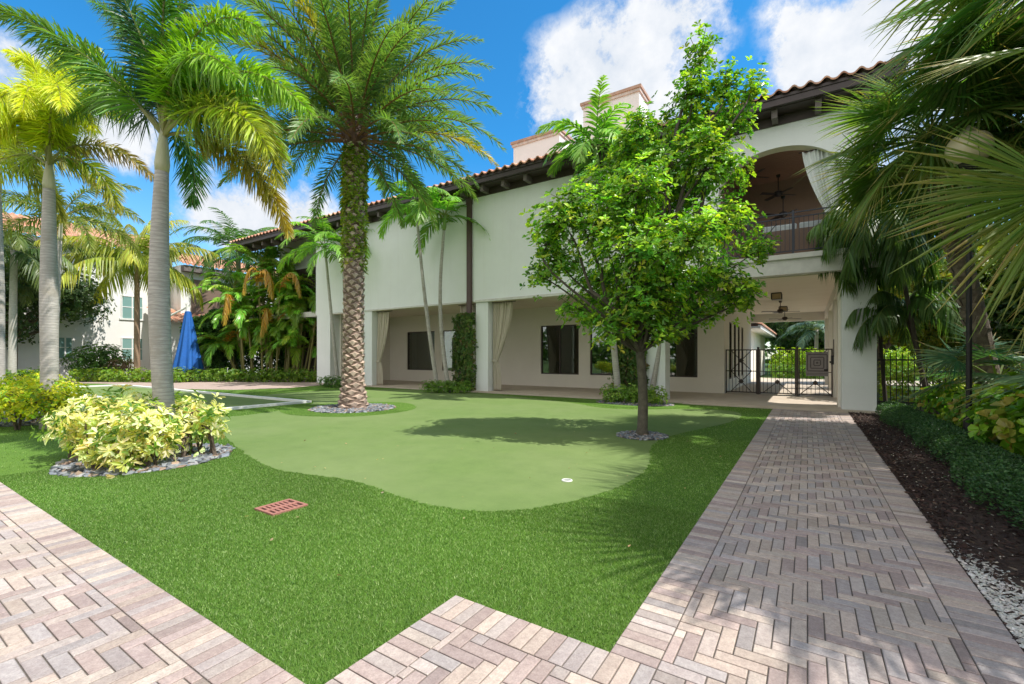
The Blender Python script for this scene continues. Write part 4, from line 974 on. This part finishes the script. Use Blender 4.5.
def shrub(name,label,cat,blobs,size,asp,cols,dens,mat=LEAF,group=None,nl=6,stem=True,flat=False):
    """blobs: (cx,cy,cz,rx,ry,rz)"""
    bl=A(blobs); t=thing(name,label,cat,(bl[:,0].mean(),bl[:,1].mean(),0),group); mb=MB()
    for (x,y,z,rx,ry,rz) in blobs:
        n=max(20,int(dens*(rx*ry+ry*rz+rx*rz)*2.2)); P,v=ellipsoid_pts(n,(x,y,z),(rx,ry,rz),.72); k=P[:,2]>.04; P,v=P[k],v[k]
        P=P+size*.5*rng.standard_normal(P.shape); P[:,2]=np.maximum(P[:,2],.03)
        n=len(P); cc=A(cols)[rng.integers(0,len(cols),n)]
        rosettes(mb,P,v+A((0,0,.5)),nl,size,asp,vary(cc,n,.15,.08))
        m2=int(n*.35); P2,v2=ellipsoid_pts(m2,(x,y,z),(rx*.7,ry*.7,rz*.7),.1); P2[:,2]=np.maximum(P2[:,2],.03); rosettes(mb,P2,v2+A((0,0,.3)),nl,size*1.3,asp,vary(A(cols)[0]*.9,m2,.15,.08))
    mb.build('foliage',mat,t)
    if stem:
        s=MB()
        for (x,y,z,rx,ry,rz) in blobs:
            for j in range(5): s.tube([(x+.12*rx*rng.standard_normal(),y+.12*ry*rng.standard_normal(),0),(x+.3*rx*rng.standard_normal(),y+.3*ry*rng.standard_normal(),z),(x+rx*.6*rng.uniform(-1,1),y+ry*.6*rng.uniform(-1,1),z+rz*.5)],[.02,.014,.006],5,(.16,.12,.09),cap=False)
        s.build('stem',BARK,t)
    return t
# variegated bush
def gpb(x,y,d_): p=at(x,y,d_); return p
VB=[]
for (x,y,d_,rx,ry_,rz) in ((95,424,6.45,.46,.45,.30),(138,426,6.2,.46,.45,.32),(118,412,6.9,.55,.5,.30),(75,422,6.8,.30,.35,.26),(150,442,6.1,.24,.28,.26),(100,450,5.95,.26,.25,.22),(125,455,5.9,.24,.24,.2),(200,416,6.9,.36,.30,.24),(183,436,6.6,.20,.2,.16),(212,430,6.8,.18,.18,.14),(180,410,7.4,.38,.35,.22)):
    p=at(x,y,d_); VB.append((p[0],p[1],max(p[2],rz*.8),rx,ry_,rz))
shrub('variegated_shrub','cream and green variegated bush in a slate pebble ring round the tall palm','shrub',VB,.105,.34,[(.78,.76,.36),(.24,.38,.06),(.90,.88,.56),(.52,.60,.16),(.12,.24,.04),(.86,.84,.48)],112,nl=7)
# yellow green shrub far left
YB=[]
for (x,y,d_,rx,rz) in ((20,400,9.4,.75,.42),(55,398,9.6,.6,.40),(-15,398,9.6,.8,.45),(75,405,9.9,.4,.32),(35,390,10.4,.8,.42),(85,408,10.2,.35,.22)):
    p=at(x,y,d_); YB.append((p[0],p[1],max(p[2],rz*.7),rx,.6,rz))
shrub('golden_shrub','low yellow green shrub at the left edge in front of the yellow leaved palm','shrub',YB,.07,.5,[(.60,.64,.03),(.42,.56,.03),(.74,.72,.05),(.22,.40,.03)],130)
# round dark bush
p=at(98,360,29.5); shrub('round_bush','big round clipped dark green bush before the white house','bush',[(p[0],p[1],1.25,1.9,1.7,1.15)],.14,.5,[(.07,.16,.03),(.11,.23,.04)],42)
p=at(122,366,28.6); shrub('reddish_shrub','loose reddish green shrub right of the round clipped bush','shrub',[(p[0],p[1],.8,1.0,.8,.7)],.14,.4,[(.16,.11,.07),(.10,.14,.04),(.22,.12,.09)],26)
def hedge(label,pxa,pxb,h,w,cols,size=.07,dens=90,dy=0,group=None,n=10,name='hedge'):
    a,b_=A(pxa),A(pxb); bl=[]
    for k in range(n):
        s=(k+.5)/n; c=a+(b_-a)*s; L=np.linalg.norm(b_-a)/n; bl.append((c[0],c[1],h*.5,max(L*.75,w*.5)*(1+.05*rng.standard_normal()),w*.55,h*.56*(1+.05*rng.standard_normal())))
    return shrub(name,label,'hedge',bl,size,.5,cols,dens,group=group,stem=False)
HG='low clipped hedges behind the far path'
hedge('low light green hedge left of the blue umbrella',gp(72,381.8),gp(166,382.5),.75,.8,[(.24,.38,.04),(.16,.30,.03),(.34,.44,.05)],.11,60,group=HG)
hedge('small bright hedge in front of the umbrella foot',gp(170,383),gp(196,382),.8,.8,[(.24,.38,.04),(.16,.30,.03)],.11,60,group=HG,n=3)
hedge('long low hedge under the areca palms',gp(198,382),gp(319,382.3),.75,.9,[(.16,.30,.03),(.24,.38,.04),(.09,.18,.02)],.11,56,group=HG,n=14)
hedge('dark low shrubs at the far left under the trees',gp(-5,386),gp(40,384),.8,1.,[(.10,.2,.03),(.2,.32,.04)],.12,50,group=HG,n=5)
hedge('clipped dark green shrub at the foot of the corner pillar',gp(322,387),gp(346,388),.55,.7,[(.08,.18,.04),(.12,.24,.04)],.07,100,n=3,group='small shrubs at pillar feet')
hedge('clipped low shrub strip under the two leaning palms',gp(425,392.5),gp(470,393.5),.50,.7,[(.14,.28,.04),(.2,.34,.05)],.07,110,n=5,group='small shrubs at pillar feet')
hedge('pale green low shrubs in the pebble ring by the ivy pillar',(C3[0]-.95,C3[1]-.2),(C3[0]+.95,C3[1]-.1),.58,.6,[(.22,.36,.06),(.32,.46,.08),(.14,.26,.04)],.07,150,n=5,group='small shrubs at pillar feet')
# ivy pillars
def ivy(label,x0,x1,y,h,seed):
    t=thing('climbing_vine',label,'vine',((x0+x1)/2,y,0),'vines on the porch pillars'); g_=np.random.default_rng(seed); n=1500
    m_=MB(); m_.box(x0+.1,x1-.1,y+.2,y+.55,0,h-.1); m_.build('pillar_core',CREAM,t)
    P=np.stack([g_.uniform(x0,x1,n),y+g_.uniform(-.12,.25,n),h*g_.random(n)**.9],1); P[:,0]+=.06*g_.standard_normal(n)
    out=np.stack([(P[:,0]-(x0+x1)/2)*1.2,np.full(n,-1.),np.full(n,.1)],1); mb=MB()
    cc=A([(.07,.15,.03),(.11,.19,.04),(.20,.16,.07),(.16,.24,.05)])[g_.choice(4,n,p=[.4,.3,.12,.18])]
    rosettes(mb,P,out,6,.09,.6,vary(cc,n,.2,.1)); mb.build('foliage',LEAF,t)
    s=MB()
    for k in range(14):
        x=g_.uniform(x0+.1,x1-.1); s.tube([(x,y+.12,0),(x+.1*g_.standard_normal(),y+.1,h*.4),(x+.15*g_.standard_normal(),y+.1,h*.9)],[.02,.014,.006],5,(.16,.12,.08),cap=False)
    s.build('stem',BARK,t)
ivy('climbing vine covering the pillar beside the brown downspout',-13.0,-12.0,15.35,3.35,1)
ivy('climbing vine with yellow tinges on the pillar behind the leafy tree',-5.7,-4.65,15.35,3.1,2)
ivy('narrow climbing vine behind the two palms at the corner pillar',-20.4,-19.4,15.5,2.9,3)

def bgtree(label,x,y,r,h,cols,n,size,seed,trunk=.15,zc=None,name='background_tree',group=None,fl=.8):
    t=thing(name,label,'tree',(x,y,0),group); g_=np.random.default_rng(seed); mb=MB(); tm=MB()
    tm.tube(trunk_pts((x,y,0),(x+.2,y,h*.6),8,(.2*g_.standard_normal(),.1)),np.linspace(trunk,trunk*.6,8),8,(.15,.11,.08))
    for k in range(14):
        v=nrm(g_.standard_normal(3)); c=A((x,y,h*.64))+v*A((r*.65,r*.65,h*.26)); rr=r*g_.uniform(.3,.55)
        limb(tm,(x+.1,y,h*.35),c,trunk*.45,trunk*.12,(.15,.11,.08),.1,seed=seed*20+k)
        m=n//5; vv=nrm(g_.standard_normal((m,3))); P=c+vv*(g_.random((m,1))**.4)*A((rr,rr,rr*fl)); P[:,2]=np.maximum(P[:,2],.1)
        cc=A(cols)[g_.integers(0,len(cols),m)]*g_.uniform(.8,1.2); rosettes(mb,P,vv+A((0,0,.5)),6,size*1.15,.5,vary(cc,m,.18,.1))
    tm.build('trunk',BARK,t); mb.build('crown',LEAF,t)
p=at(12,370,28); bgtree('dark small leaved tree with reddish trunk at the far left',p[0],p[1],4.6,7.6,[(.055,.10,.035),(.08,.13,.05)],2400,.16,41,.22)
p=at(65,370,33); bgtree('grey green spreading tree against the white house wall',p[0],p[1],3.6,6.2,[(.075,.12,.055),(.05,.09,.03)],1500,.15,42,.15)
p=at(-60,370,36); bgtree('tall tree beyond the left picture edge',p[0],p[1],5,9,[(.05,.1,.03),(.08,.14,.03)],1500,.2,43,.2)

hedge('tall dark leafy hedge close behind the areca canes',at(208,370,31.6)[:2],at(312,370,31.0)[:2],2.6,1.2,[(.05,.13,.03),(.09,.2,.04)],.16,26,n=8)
for i,(px_,h_) in enumerate(((225,5.0),(285,6.0))):
    p=at(px_,370,32.5); bgtree(['dark shrubby tree filling in behind the left of the areca clump','dark shrubby tree filling in behind the right of the areca clump'][i],p[0],p[1],2.4,h_,[(.05,.13,.03),(.08,.19,.04)],1500,.2,46+i,.1)
# beyond the gate
hedge('tall bright sunlit hedge beyond the passage',(-2.1,38),(5.5,38),2.05,1.2,[(.34,.50,.03),(.44,.56,.05),(.20,.36,.03)],.12,60,n=8)
hedge('low darker hedge line in front of the tall sunlit hedge',(-2.1,36.6),(5.5,36.6),.95,.9,[(.10,.22,.03),(.2,.34,.04)],.1,60,n=9)
for i,(x,y,r,h) in enumerate(((-1.0,52,3.2,7.5),(1.5,46,3.0,6.5),(5.5,48,3.6,8.5),(-8,50,3.5,7),(9,44,3,6.5))):
    bgtree(['round tree seen through the left side of the passage','dark tree seen through the middle of the passage','tree seen through the right side of the passage','tree hidden left of the passage view','tree right of the passage view'][i],x,y,r,h,[(.06,.13,.03),(.10,.19,.04),(.05,.10,.04)],1300,.2,60+i,.16)
pinnate('background_palm','blue green palm seen through the passage',(0.5,42,0),(0.6,42,3.6),.15,.12,16,3.2,(.09,.16,.13),(.16,.26,.2),70,-20,80,.07,.7,40,5,seed=21)
ah=thing('neighbour_building','pale building with clay tile eave seen through the passage','building',(-8,38,0))
m_=MB(); m_.box(-14,-3.15,31.8,46,0,3.3); m_.build('wall',CREAM,ah)
m_=MB(); tileX(m_,31.0,46.6,-2.3,3.45,.32,4.0,hipl=False); m_.build('roof',TILE,ah)
m_=MB(); m_.box(-2.5,-2.36,31.0,46.6,3.22,3.44); m_.box(-3.15,-2.5,31.0,46.6,3.24,3.36); m_.build('fascia',WHITE,ah)

# ================================================================== RIGHT SIDE
# fence
fe=thing('picket_fence','black metal picket fence running right from the end pillar','fence',(4,16.4,0)); y=16.3
m_=MB()
for z in (.25,1.42): m_.box(1.6,12,y-.015,y+.015,z-.02,z+.02)
m_.build('rail',IRON,fe); m_=MB(); x=1.68
while x<12: m_.box(x-.010,x+.010,y-.010,y+.010,.08,1.62); x+=.125
m_.build('picket',IRON,fe)
for x in (1.62,4.2,6.8,9.4): m_=MB(); m_.box(x-.03,x+.03,y-.03,y+.03,0,1.72); m_.build('post',IRON,fe)
# lamp
lp=at(969,150,7.4); lt=thing('street_lamp','beige globe lamp on a dark post among the fan palm leaves','lamp',(lp[0],lp[1],0))
m_=MB(); m_.tube([(lp[0],lp[1],0),(lp[0],lp[1],.5),(lp[0],lp[1],.52),(lp[0],lp[1],lp[2]-.28)],[.08,.07,.04,.032],16); m_.tube([(lp[0],lp[1],lp[2]-.36),(lp[0],lp[1],lp[2]-.22)],[.06,.15],16); m_.build('post',IRON,lt)
zz=np.linspace(-1,1,20); rr=np.sqrt(np.clip(1-zz**2,0,1)); rr=.29*rr**.8; rr[0]=.12; 
m_=MB(); m_.tube([(lp[0],lp[1],lp[2]+z*.24+(.04 if z>0 else 0)) for z in zz],np.maximum(rr,.02),32); m_.build('globe',GLOBE,lt,smooth=True)
m_=MB(); m_.tube([(lp[0],lp[1],lp[2]+.27),(lp[0],lp[1],lp[2]+.33),(lp[0],lp[1],lp[2]+.39)],[.12,.10,.02],16); m_.build('finial',M('lamp_cap',(.35,.33,.24)),lt)

# fan palms
FC=(.12,.26,.055)
def fanpalm(label,base,top,r,n,Lp,Rr,seed,hero=(),hs=None,el0=75,el1=-35,nseg=40,cols=FC,tip=(.50,.36,.14),spread=120,skip=None):
    t=thing('fan_palm',label,'palm tree',(base[0],base[1],0),'fan palms right of the walkway'); base,top=A(base),A(top); g_=np.random.default_rng(seed)
    P=trunk_pts(base,top,14,(.05,.05)); m_=MB(); m_.tube(P,np.linspace(r*1.15,r,14),12,(.20,.16,.12))
    L=top[2]-base[2]
    for k in range(int(L/.05)):
        s=k*.05/L; th=k*2.4; c=base+(top-base)*s; o_=A((math.cos(th),math.sin(th),.0)); m_.obox(c+o_*r*1.0+A((0,0,.05)),A((-o_[1],o_[0],0))*r*.45,o_*.02,A((0,0,.07))+o_*.03,A((.24,.19,.14))*g_.uniform(.7,1.3))
    m_.build('trunk',BARK,t); mb=MB()
    lst=[]
    for k in range(n):
        az=k*2.399963+seed+g_.uniform(-.2,.2); s=k/max(1,n-1); el=R(el0+(el1-el0)*s**.8+g_.uniform(-8,8))
        if skip and skip(az,el): continue
        P=arc(top+A((0,0,.2)),az,el,Lp*g_.uniform(.8,1.15),R(25),8); d_=nrm(P[-1]-P[-2]); lst.append((P,d_,None,Rr*g_.uniform(.85,1.1)))
    for (hub,d_,nn,rr) in hero: 
        P=bez([top,(top+A(hub))/2+A((0,0,.25)),A(hub)],8); lst.append((P,nrm(A(d_)),nn,rr))
    for P,d_,nn,rr in lst:
        mb.tube(P,np.linspace(.025,.014,len(P)),6,(.20,.26,.09),cap=False)
        if nn is None: nn=A((0,0,1))+.35*g_.standard_normal(3)-.0*d_
        cc=A(cols)*g_.uniform(.75,1.35)*A((g_.uniform(.9,1.5),1,1))
        ish=hs is not None and any(rr==h_[3] for h_ in hero)
        if ish: fan(mb,P[-1],d_,nn,rr,60,82,hs,.03,A(cols)*g_.uniform(.9,1.15),tip,droop=.10,cost=.15)
        else: fan(mb,P[-1],d_-A((0,0,.15)),nn,rr,nseg,spread,.42,.03,cc,tip,droop=g_.uniform(.05,.28))
    mb.build('crown',LEAF,t)
# P1: mid distance, crown centre about (929,133)
q1=at(932,150,8.6); qb=at(1000,400,9.6); fanpalm('fan palm whose round crown overlaps the end of the clubhouse eave',(qb[0],qb[1],0),q1,.16,38,.95,1.28,1,nseg=44)
# P2: near right
q2=at(1100,190,5.0)
hero=[(at(1068,190,4.5),at(930,262,4.35)-at(1068,190,4.5),A((sn*.9,-cs*.9,.25)),1.72),
      (at(1075,175,4.6),at(950,225,4.8)-at(1075,175,4.6),A((sn*.6,-cs*.6,.8)),1.45),
      (at(1075,40,4.8),at(940,60,4.9)-at(1075,40,4.8),A((sn*.5,-cs*.5,1)),1.35),
      (at(1090,240,4.6),at(1010,420,4.5)-at(1090,240,4.6),A((sn*.8,-cs*.8,.3)),1.2)]
fanpalm('nearest fan palm reaching big leaves in from the right edge',(q2[0]+.25,q2[1]+.2,0),q2,.17,26,1.0,1.4,2,hero,nseg=46,hs=.55,cols=(.15,.24,.04),skip=lambda az,el: math.cos(az-R(200))>-.1)
# P3 tall, off right, casts shade and fills top right
fanpalm('tall fan palm above the others at the top right corner',(3.7,9.8,0),(3.2,9.6,6.5),.17,42,1.1,1.5,3,nseg=40,el1=-20)
fanpalm('tall fan palm behind the croton shrubs at right',(3.9,11.6,0),(3.8,11.6,5.2),.17,34,1.0,1.35,4,nseg=36)
fanpalm('tall fan palm outside the right edge shading the walkway',(4.9,6.2,0),(4.7,6.2,6.3),.17,34,1.1,1.4,6,nseg=36)
fanpalm('medium fan palm added outside the right edge to shade the near walkway',(3.7,5.0,0),(3.5,5.0,4.3),.17,34,1.0,1.3,16,nseg=36,el0=70,el1=-10,skip=lambda az,el: math.cos(az)<-.5 and el<.3)  # extra palm put outside the view for more shade on the near path
fanpalm('young trunkless fan palm with dark leaves low behind the crotons',(3.7,9.3,0),(3.7,9.3,.9),.12,16,.8,1.0,7,el0=70,el1=5,cols=(.07,.19,.09),nseg=34)
fanpalm('young trunkless fan palm with dark leaves near the picket fence',(3.2,13.0,0),(3.2,13,.8),.12,14,.8,.95,8,el0=70,el1=5,cols=(.07,.19,.09),nseg=34)
fanpalm('young dark fan palm low at the right edge',(4.4,7.9,0),(4.4,7.9,1.0),.12,14,.7,.95,9,el0=70,el1=5,cols=(.07,.19,.09),nseg=34)
# feathery weeping palm by the end pillar
DARKB=M('dark_bark',(.07,.06,.045),(.05,.04,.03),9,.9,.4,30,.02); w0=at(892,300,11.4); pinnate('weeping_palm','dark feathery palm with hanging fronds in front of the end pillar',(at(930,400,11.9)[0],at(930,400,11.9)[1],0),at(893,225,11.4),.05,.04,26,2.1,(.05,.12,.035),(.10,.18,.04),70,-10,130,.045,.5,50,-20,seed=31,grav=.7,trunkmat=DARKB)
w1=at(905,350,12.2); pinnate('weeping_palm','lower dark feathery palm beside the end pillar and fence',(at(935,400,12.4)[0],at(935,400,12.4)[1],0),at(905,312,12.2),.04,.03,18,1.8,(.05,.12,.035),(.10,.18,.04),75,10,130,.045,.45,44,-20,seed=32,grav=.7,trunkmat=DARKB)
w3=at(870,240,13.6); pinnate('weeping_palm','thin feathery palm whose fronds hang over the face of the end pillar',(at(886,395,12.8)[0],at(886,395,12.8)[1],0),at(872,235,12.6),.045,.04,26,1.8,(.05,.13,.035),(.10,.19,.04),60,-30,110,.045,.5,50,-30,seed=34,grav=.8,trunkmat=DARKB)
# groundcover strip
n=56000; Y=4.0+11.0*rng.random(n)**1.15; wv=.35+.05*np.sin(Y*2.1)+.03*np.sin(Y*5.3); xc=1.86+.06*np.sin(Y*.8); a=rng.uniform(-1,1,n); X=xc+a*wv+.02*rng.standard_normal(n)
Z=.30*np.sqrt(np.clip(1-a**4,0,1))*(1+.12*np.sin(X*9+Y*7)*np.sin(Y*11))*(.55+.5*rng.random(n)**.4); Z*=np.clip((Y-3.9)*2.5,0,1)**.5
D=np.stack([a+.9*rng.standard_normal(n),.9*rng.standard_normal(n),.6+.5*rng.standard_normal(n)],1)
mb=MB(); leaves(mb,np.stack([X,Y,Z+.02],1),D,.034*(.7+.6*rng.random(n)),.55,vary(A([(.045,.115,.045),(.065,.15,.055),(.09,.19,.07)])[rng.integers(0,3,n)],n,.2,.08))
gc=thing('groundcover_hedge','low spreading small leaved groundcover hedge along the right side of the walkway','hedge',(1.95,9,0)); mb.build('foliage',LEAF,gc)
# croton / seagrape shrubs
CR=[(.17,.36,.03),(.28,.46,.04),(.42,.54,.05),(.11,.26,.03),(.17,.34,.03),(.34,.30,.06)]
SG='large leaved shrubs behind the groundcover'
shrub('round_leaf_shrub','nearest large leaved shrub at the right edge, yellow and reddish leaves','shrub',[(2.45,8.2,.62,.42,.5,.56),(2.42,7.2,.5,.3,.4,.45),(2.3,8.9,.5,.32,.4,.5),(3.3,8.0,.6,.5,.5,.5),(2.75,7.5,.55,.42,.5,.48)],.125,.8,CR,62,LEAFG,SG,5)
shrub('round_leaf_shrub','middle large leaved shrub below the lamp post','shrub',[(2.5,9.4,.6,.40,.6,.55),(3.2,9.3,.6,.5,.6,.5),(2.7,10.4,.5,.42,.45,.45)],.12,.8,CR,60,LEAFG,SG,5)
shrub('round_leaf_shrub','farthest large leaved shrub beside the picket fence','shrub',[(2.65,11.6,.5,.45,.6,.45),(2.7,12.8,.5,.45,.7,.45),(2.6,14.2,.45,.45,.7,.4)],.11,.8,CR,54,LEAFG,SG,5)
# beyond fence
for i,(x,y,r,h,l) in enumerate(((4.2,20.5,2.4,5.0,'yellow lit tree just beyond the picket fence'),(8.2,18.5,2.8,6.5,'green tree beyond the fence near the right edge'),(6.3,26,3.2,7,'tree farther behind the picket fence'),(8.8,11.5,2.6,5.5,'dense tree filling the right edge behind the fan palms'),(9.5,7.0,2.6,5.5,'dense tree outside the right edge'),(12.5,30,4,8,'large tree far behind the fence'),(3.4,31,2.6,5.5,'tree between the end pillar and the fence trees'),(6.0,18.6,1.9,4.4,'low bushy tree pressed against the picket fence'),(7.5,14,2.0,4.6,'dark tree close behind the young fan palms'))):
    cc=[(.20,.26,.03),(.12,.2,.03),(.3,.3,.04)] if i in (0,2) else [(.05,.11,.03),(.08,.16,.035)]
    bgtree(l,x,y,r,h,cc,1700,.14,80+i,.12)
hedge('sunlit hedge beyond the picket fence',(1.8,19),(9,19),1.3,1.0,[(.34,.48,.05),(.22,.36,.04),(.44,.52,.08)],.09,60,n=9)
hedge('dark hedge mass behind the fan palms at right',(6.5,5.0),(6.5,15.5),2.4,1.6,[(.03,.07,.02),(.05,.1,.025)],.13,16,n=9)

# distant wooded horizon
g_=np.random.default_rng(77); n=26000; th=g_.uniform(0,2*math.pi,n); rd=g_.uniform(75,95,n); top=3.5+3.5*np.abs(np.sin(th*9)+.6*np.sin(th*23+1)+.4*np.sin(th*51))
P=np.stack([rd*np.cos(th),rd*np.sin(th),top*g_.random(n)**.8],1); D=g_.standard_normal((n,3)); D[:,2]=np.abs(D[:,2])*.5
mb=MB(); leaves(mb,P,D,1.5*(.5+g_.random(n)),.7,vary(A([(.07,.14,.035),(.11,.19,.045),(.05,.10,.03)])[g_.integers(0,3,n)],n,.2,.1))
kind(mb.build('distant_woodland',LEAF),'stuff','far line of trees along the horizon beyond the gate and fence','woodland')
# ================================================================== LIGHT, SKY, CAMERA
SUN_EL=R(56); az_dir=A((.985,.17)); az_dir/=np.linalg.norm(az_dir)
sd=A((az_dir[0]*math.cos(SUN_EL),az_dir[1]*math.cos(SUN_EL),math.sin(SUN_EL)))
sl=bpy.data.lights.new('sun','SUN'); sl.energy=3.5; sl.angle=R(.55); sl.color=(1,.95,.87); so_=bpy.data.objects.new('sun',sl); col.objects.link(so_)
so_.rotation_euler=Vector(-sd).to_track_quat('-Z','Y').to_euler()
w=bpy.data.worlds.new('World'); sc.world=w; w.use_nodes=True; nt=w.node_tree; bg=nt.nodes['Background']
sky=nd(nt,'ShaderNodeTexSky'); sky.sky_type='NISHITA'; sky.sun_disc=False; sky.sun_elevation=SUN_EL; sky.sun_rotation=math.atan2(az_dir[0],az_dir[1])
sky.air_density=1.0; sky.dust_density=.4; sky.ozone_density=2.2
tc_=nd(nt,'ShaderNodeTexCoord'); vec=tc_.outputs['Generated']
blobs=[(596,84,.115),(562,95,.05),(655,50,.10),(690,15,.085),(640,118,.08),(790,88,.045),(855,22,.10),(930,15,.12),(820,45,.05),(300,205,.07),(218,208,.06),(112,140,.05),(8,60,.05),(265,225,.07),(1010,60,.16)]
wn=nd(nt,'ShaderNodeTexNoise'); wn.inputs['Scale'].default_value=5; wn.inputs['Detail'].default_value=4; nt.links.new(vec,wn.inputs['Vector'])
vs=nd(nt,'ShaderNodeVectorMath',operation='MULTIPLY_ADD'); nt.links.new(wn.outputs['Color'],vs.inputs[0]); vs.inputs[1].default_value=(.16,.16,.16)
v0=nd(nt,'ShaderNodeVectorMath',operation='SUBTRACT'); nt.links.new(vec,v0.inputs[0]); v0.inputs[1].default_value=(.08,.08,.08); nt.links.new(v0.outputs[0],vs.inputs[2])
acc=None
for (x,y,r_) in blobs:
    dv=at(x,y,1.)-A((0,0,H)); dv/=np.linalg.norm(dv)
    dn=nd(nt,'ShaderNodeVectorMath',operation='DISTANCE'); nt.links.new(vs.outputs[0],dn.inputs[0]); dn.inputs[1].default_value=tuple(dv)
    mr=nd(nt,'ShaderNodeMapRange'); mr.inputs['From Min'].default_value=r_*1.35; mr.inputs['From Max'].default_value=0; nt.links.new(dn.outputs['Value'],mr.inputs['Value'])
    if acc is None: acc=mr.outputs[0]
    else:
        m_=nd(nt,'ShaderNodeMath',operation='ADD'); nt.links.new(acc,m_.inputs[0]); nt.links.new(mr.outputs[0],m_.inputs[1]); acc=m_.outputs[0]
fn=noise(nt,vec,7,10,.68); 
m1=nd(nt,'ShaderNodeMath',operation='MULTIPLY'); nt.links.new(acc,m1.inputs[0]); m1.inputs[1].default_value=.56
fa=nd(nt,'ShaderNodeMath',operation='MULTIPLY_ADD'); nt.links.new(fn,fa.inputs[0]); fa.inputs[1].default_value=3.4; fa.inputs[2].default_value=-1.22
m2=nd(nt,'ShaderNodeMath',operation='ADD'); nt.links.new(m1.outputs[0],m2.inputs[0]); nt.links.new(fa.outputs[0],m2.inputs[1])
# broad noise that breaks up the fill clouds added behind the camera
gn=noise(nt,vec,2.2,7,.6); gr=ramp(nt,gn,.62,.8); 
m3=nd(nt,'ShaderNodeMath',operation='MINIMUM'); mg=nd(nt,'ShaderNodeMath',operation='MULTIPLY'); nt.links.new(acc,mg.inputs[0]); mg.inputs[1].default_value=3.5; nt.links.new(mg.outputs[0],m3.inputs[0]); m3.inputs[1].default_value=1
cm0=ramp(nt,m2.outputs[0],.42,1.25); m4=nd(nt,'ShaderNodeMath',operation='MULTIPLY'); nt.links.new(cm0,m4.inputs[0]); nt.links.new(m3.outputs[0],m4.inputs[1]); cm=m4.outputs[0]
dt=nd(nt,'ShaderNodeVectorMath',operation='DOT_PRODUCT'); nt.links.new(vec,dt.inputs[0]); dt.inputs[1].default_value=(.15,-.9,.35)  # unseen cloud cover behind the camera, added as white fill on the facade
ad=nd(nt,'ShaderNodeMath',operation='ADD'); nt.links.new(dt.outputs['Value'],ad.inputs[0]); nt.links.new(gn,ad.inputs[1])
mm=nd(nt,'ShaderNodeMath',operation='MAXIMUM'); nt.links.new(cm,mm.inputs[0]); backfill=ramp(nt,ad.outputs[0],.60,.95); nt.links.new(backfill,mm.inputs[1])
sz=nd(nt,'ShaderNodeSeparateXYZ'); nt.links.new(vec,sz.inputs[0])
tint=mix(nt,1.0,sky.outputs[0],mix(nt,ramp(nt,sz.outputs[2],.02,.40),(.72,.80,.84),(.16,.66,.90)),'MULTIPLY')
cn=noise(nt,vec,14,6,.6); cc=mix(nt,ramp(nt,cn,.3,.7),(2.7,2.95,3.3),(3.7,3.75,3.85)); cc=mix(nt,backfill,cc,(4.7,4.65,4.65))
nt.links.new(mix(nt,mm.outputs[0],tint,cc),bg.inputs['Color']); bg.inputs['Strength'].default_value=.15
cam=bpy.data.cameras.new('camera'); co=bpy.data.objects.new('camera',cam); col.objects.link(co); sc.camera=co
cam.sensor_width=36; cam.lens=36*F/1024; cam.shift_y=(HZ-342)/1024; co.location=(0,0,H); co.rotation_euler=(R(90),0,YAW); cam.clip_end=2000; cam.clip_start=.05
sc.view_settings.view_transform='Standard'; sc.view_settings.look='None'; sc.view_settings.gamma=1; sc.view_settings.exposure=.85; sc.view_settings.use_curve_mapping=False
sc.render.engine='CYCLES'; sc.cycles.use_denoising=True; sc.cycles.max_bounces=7; sc.cycles.diffuse_bounces=3; sc.cycles.transmission_bounces=4; sc.cycles.transparent_max_bounces=4; sc.cycles.sample_clamp_indirect=6
for o in bpy.data.objects:
    if '_o' in o: del o['_o']
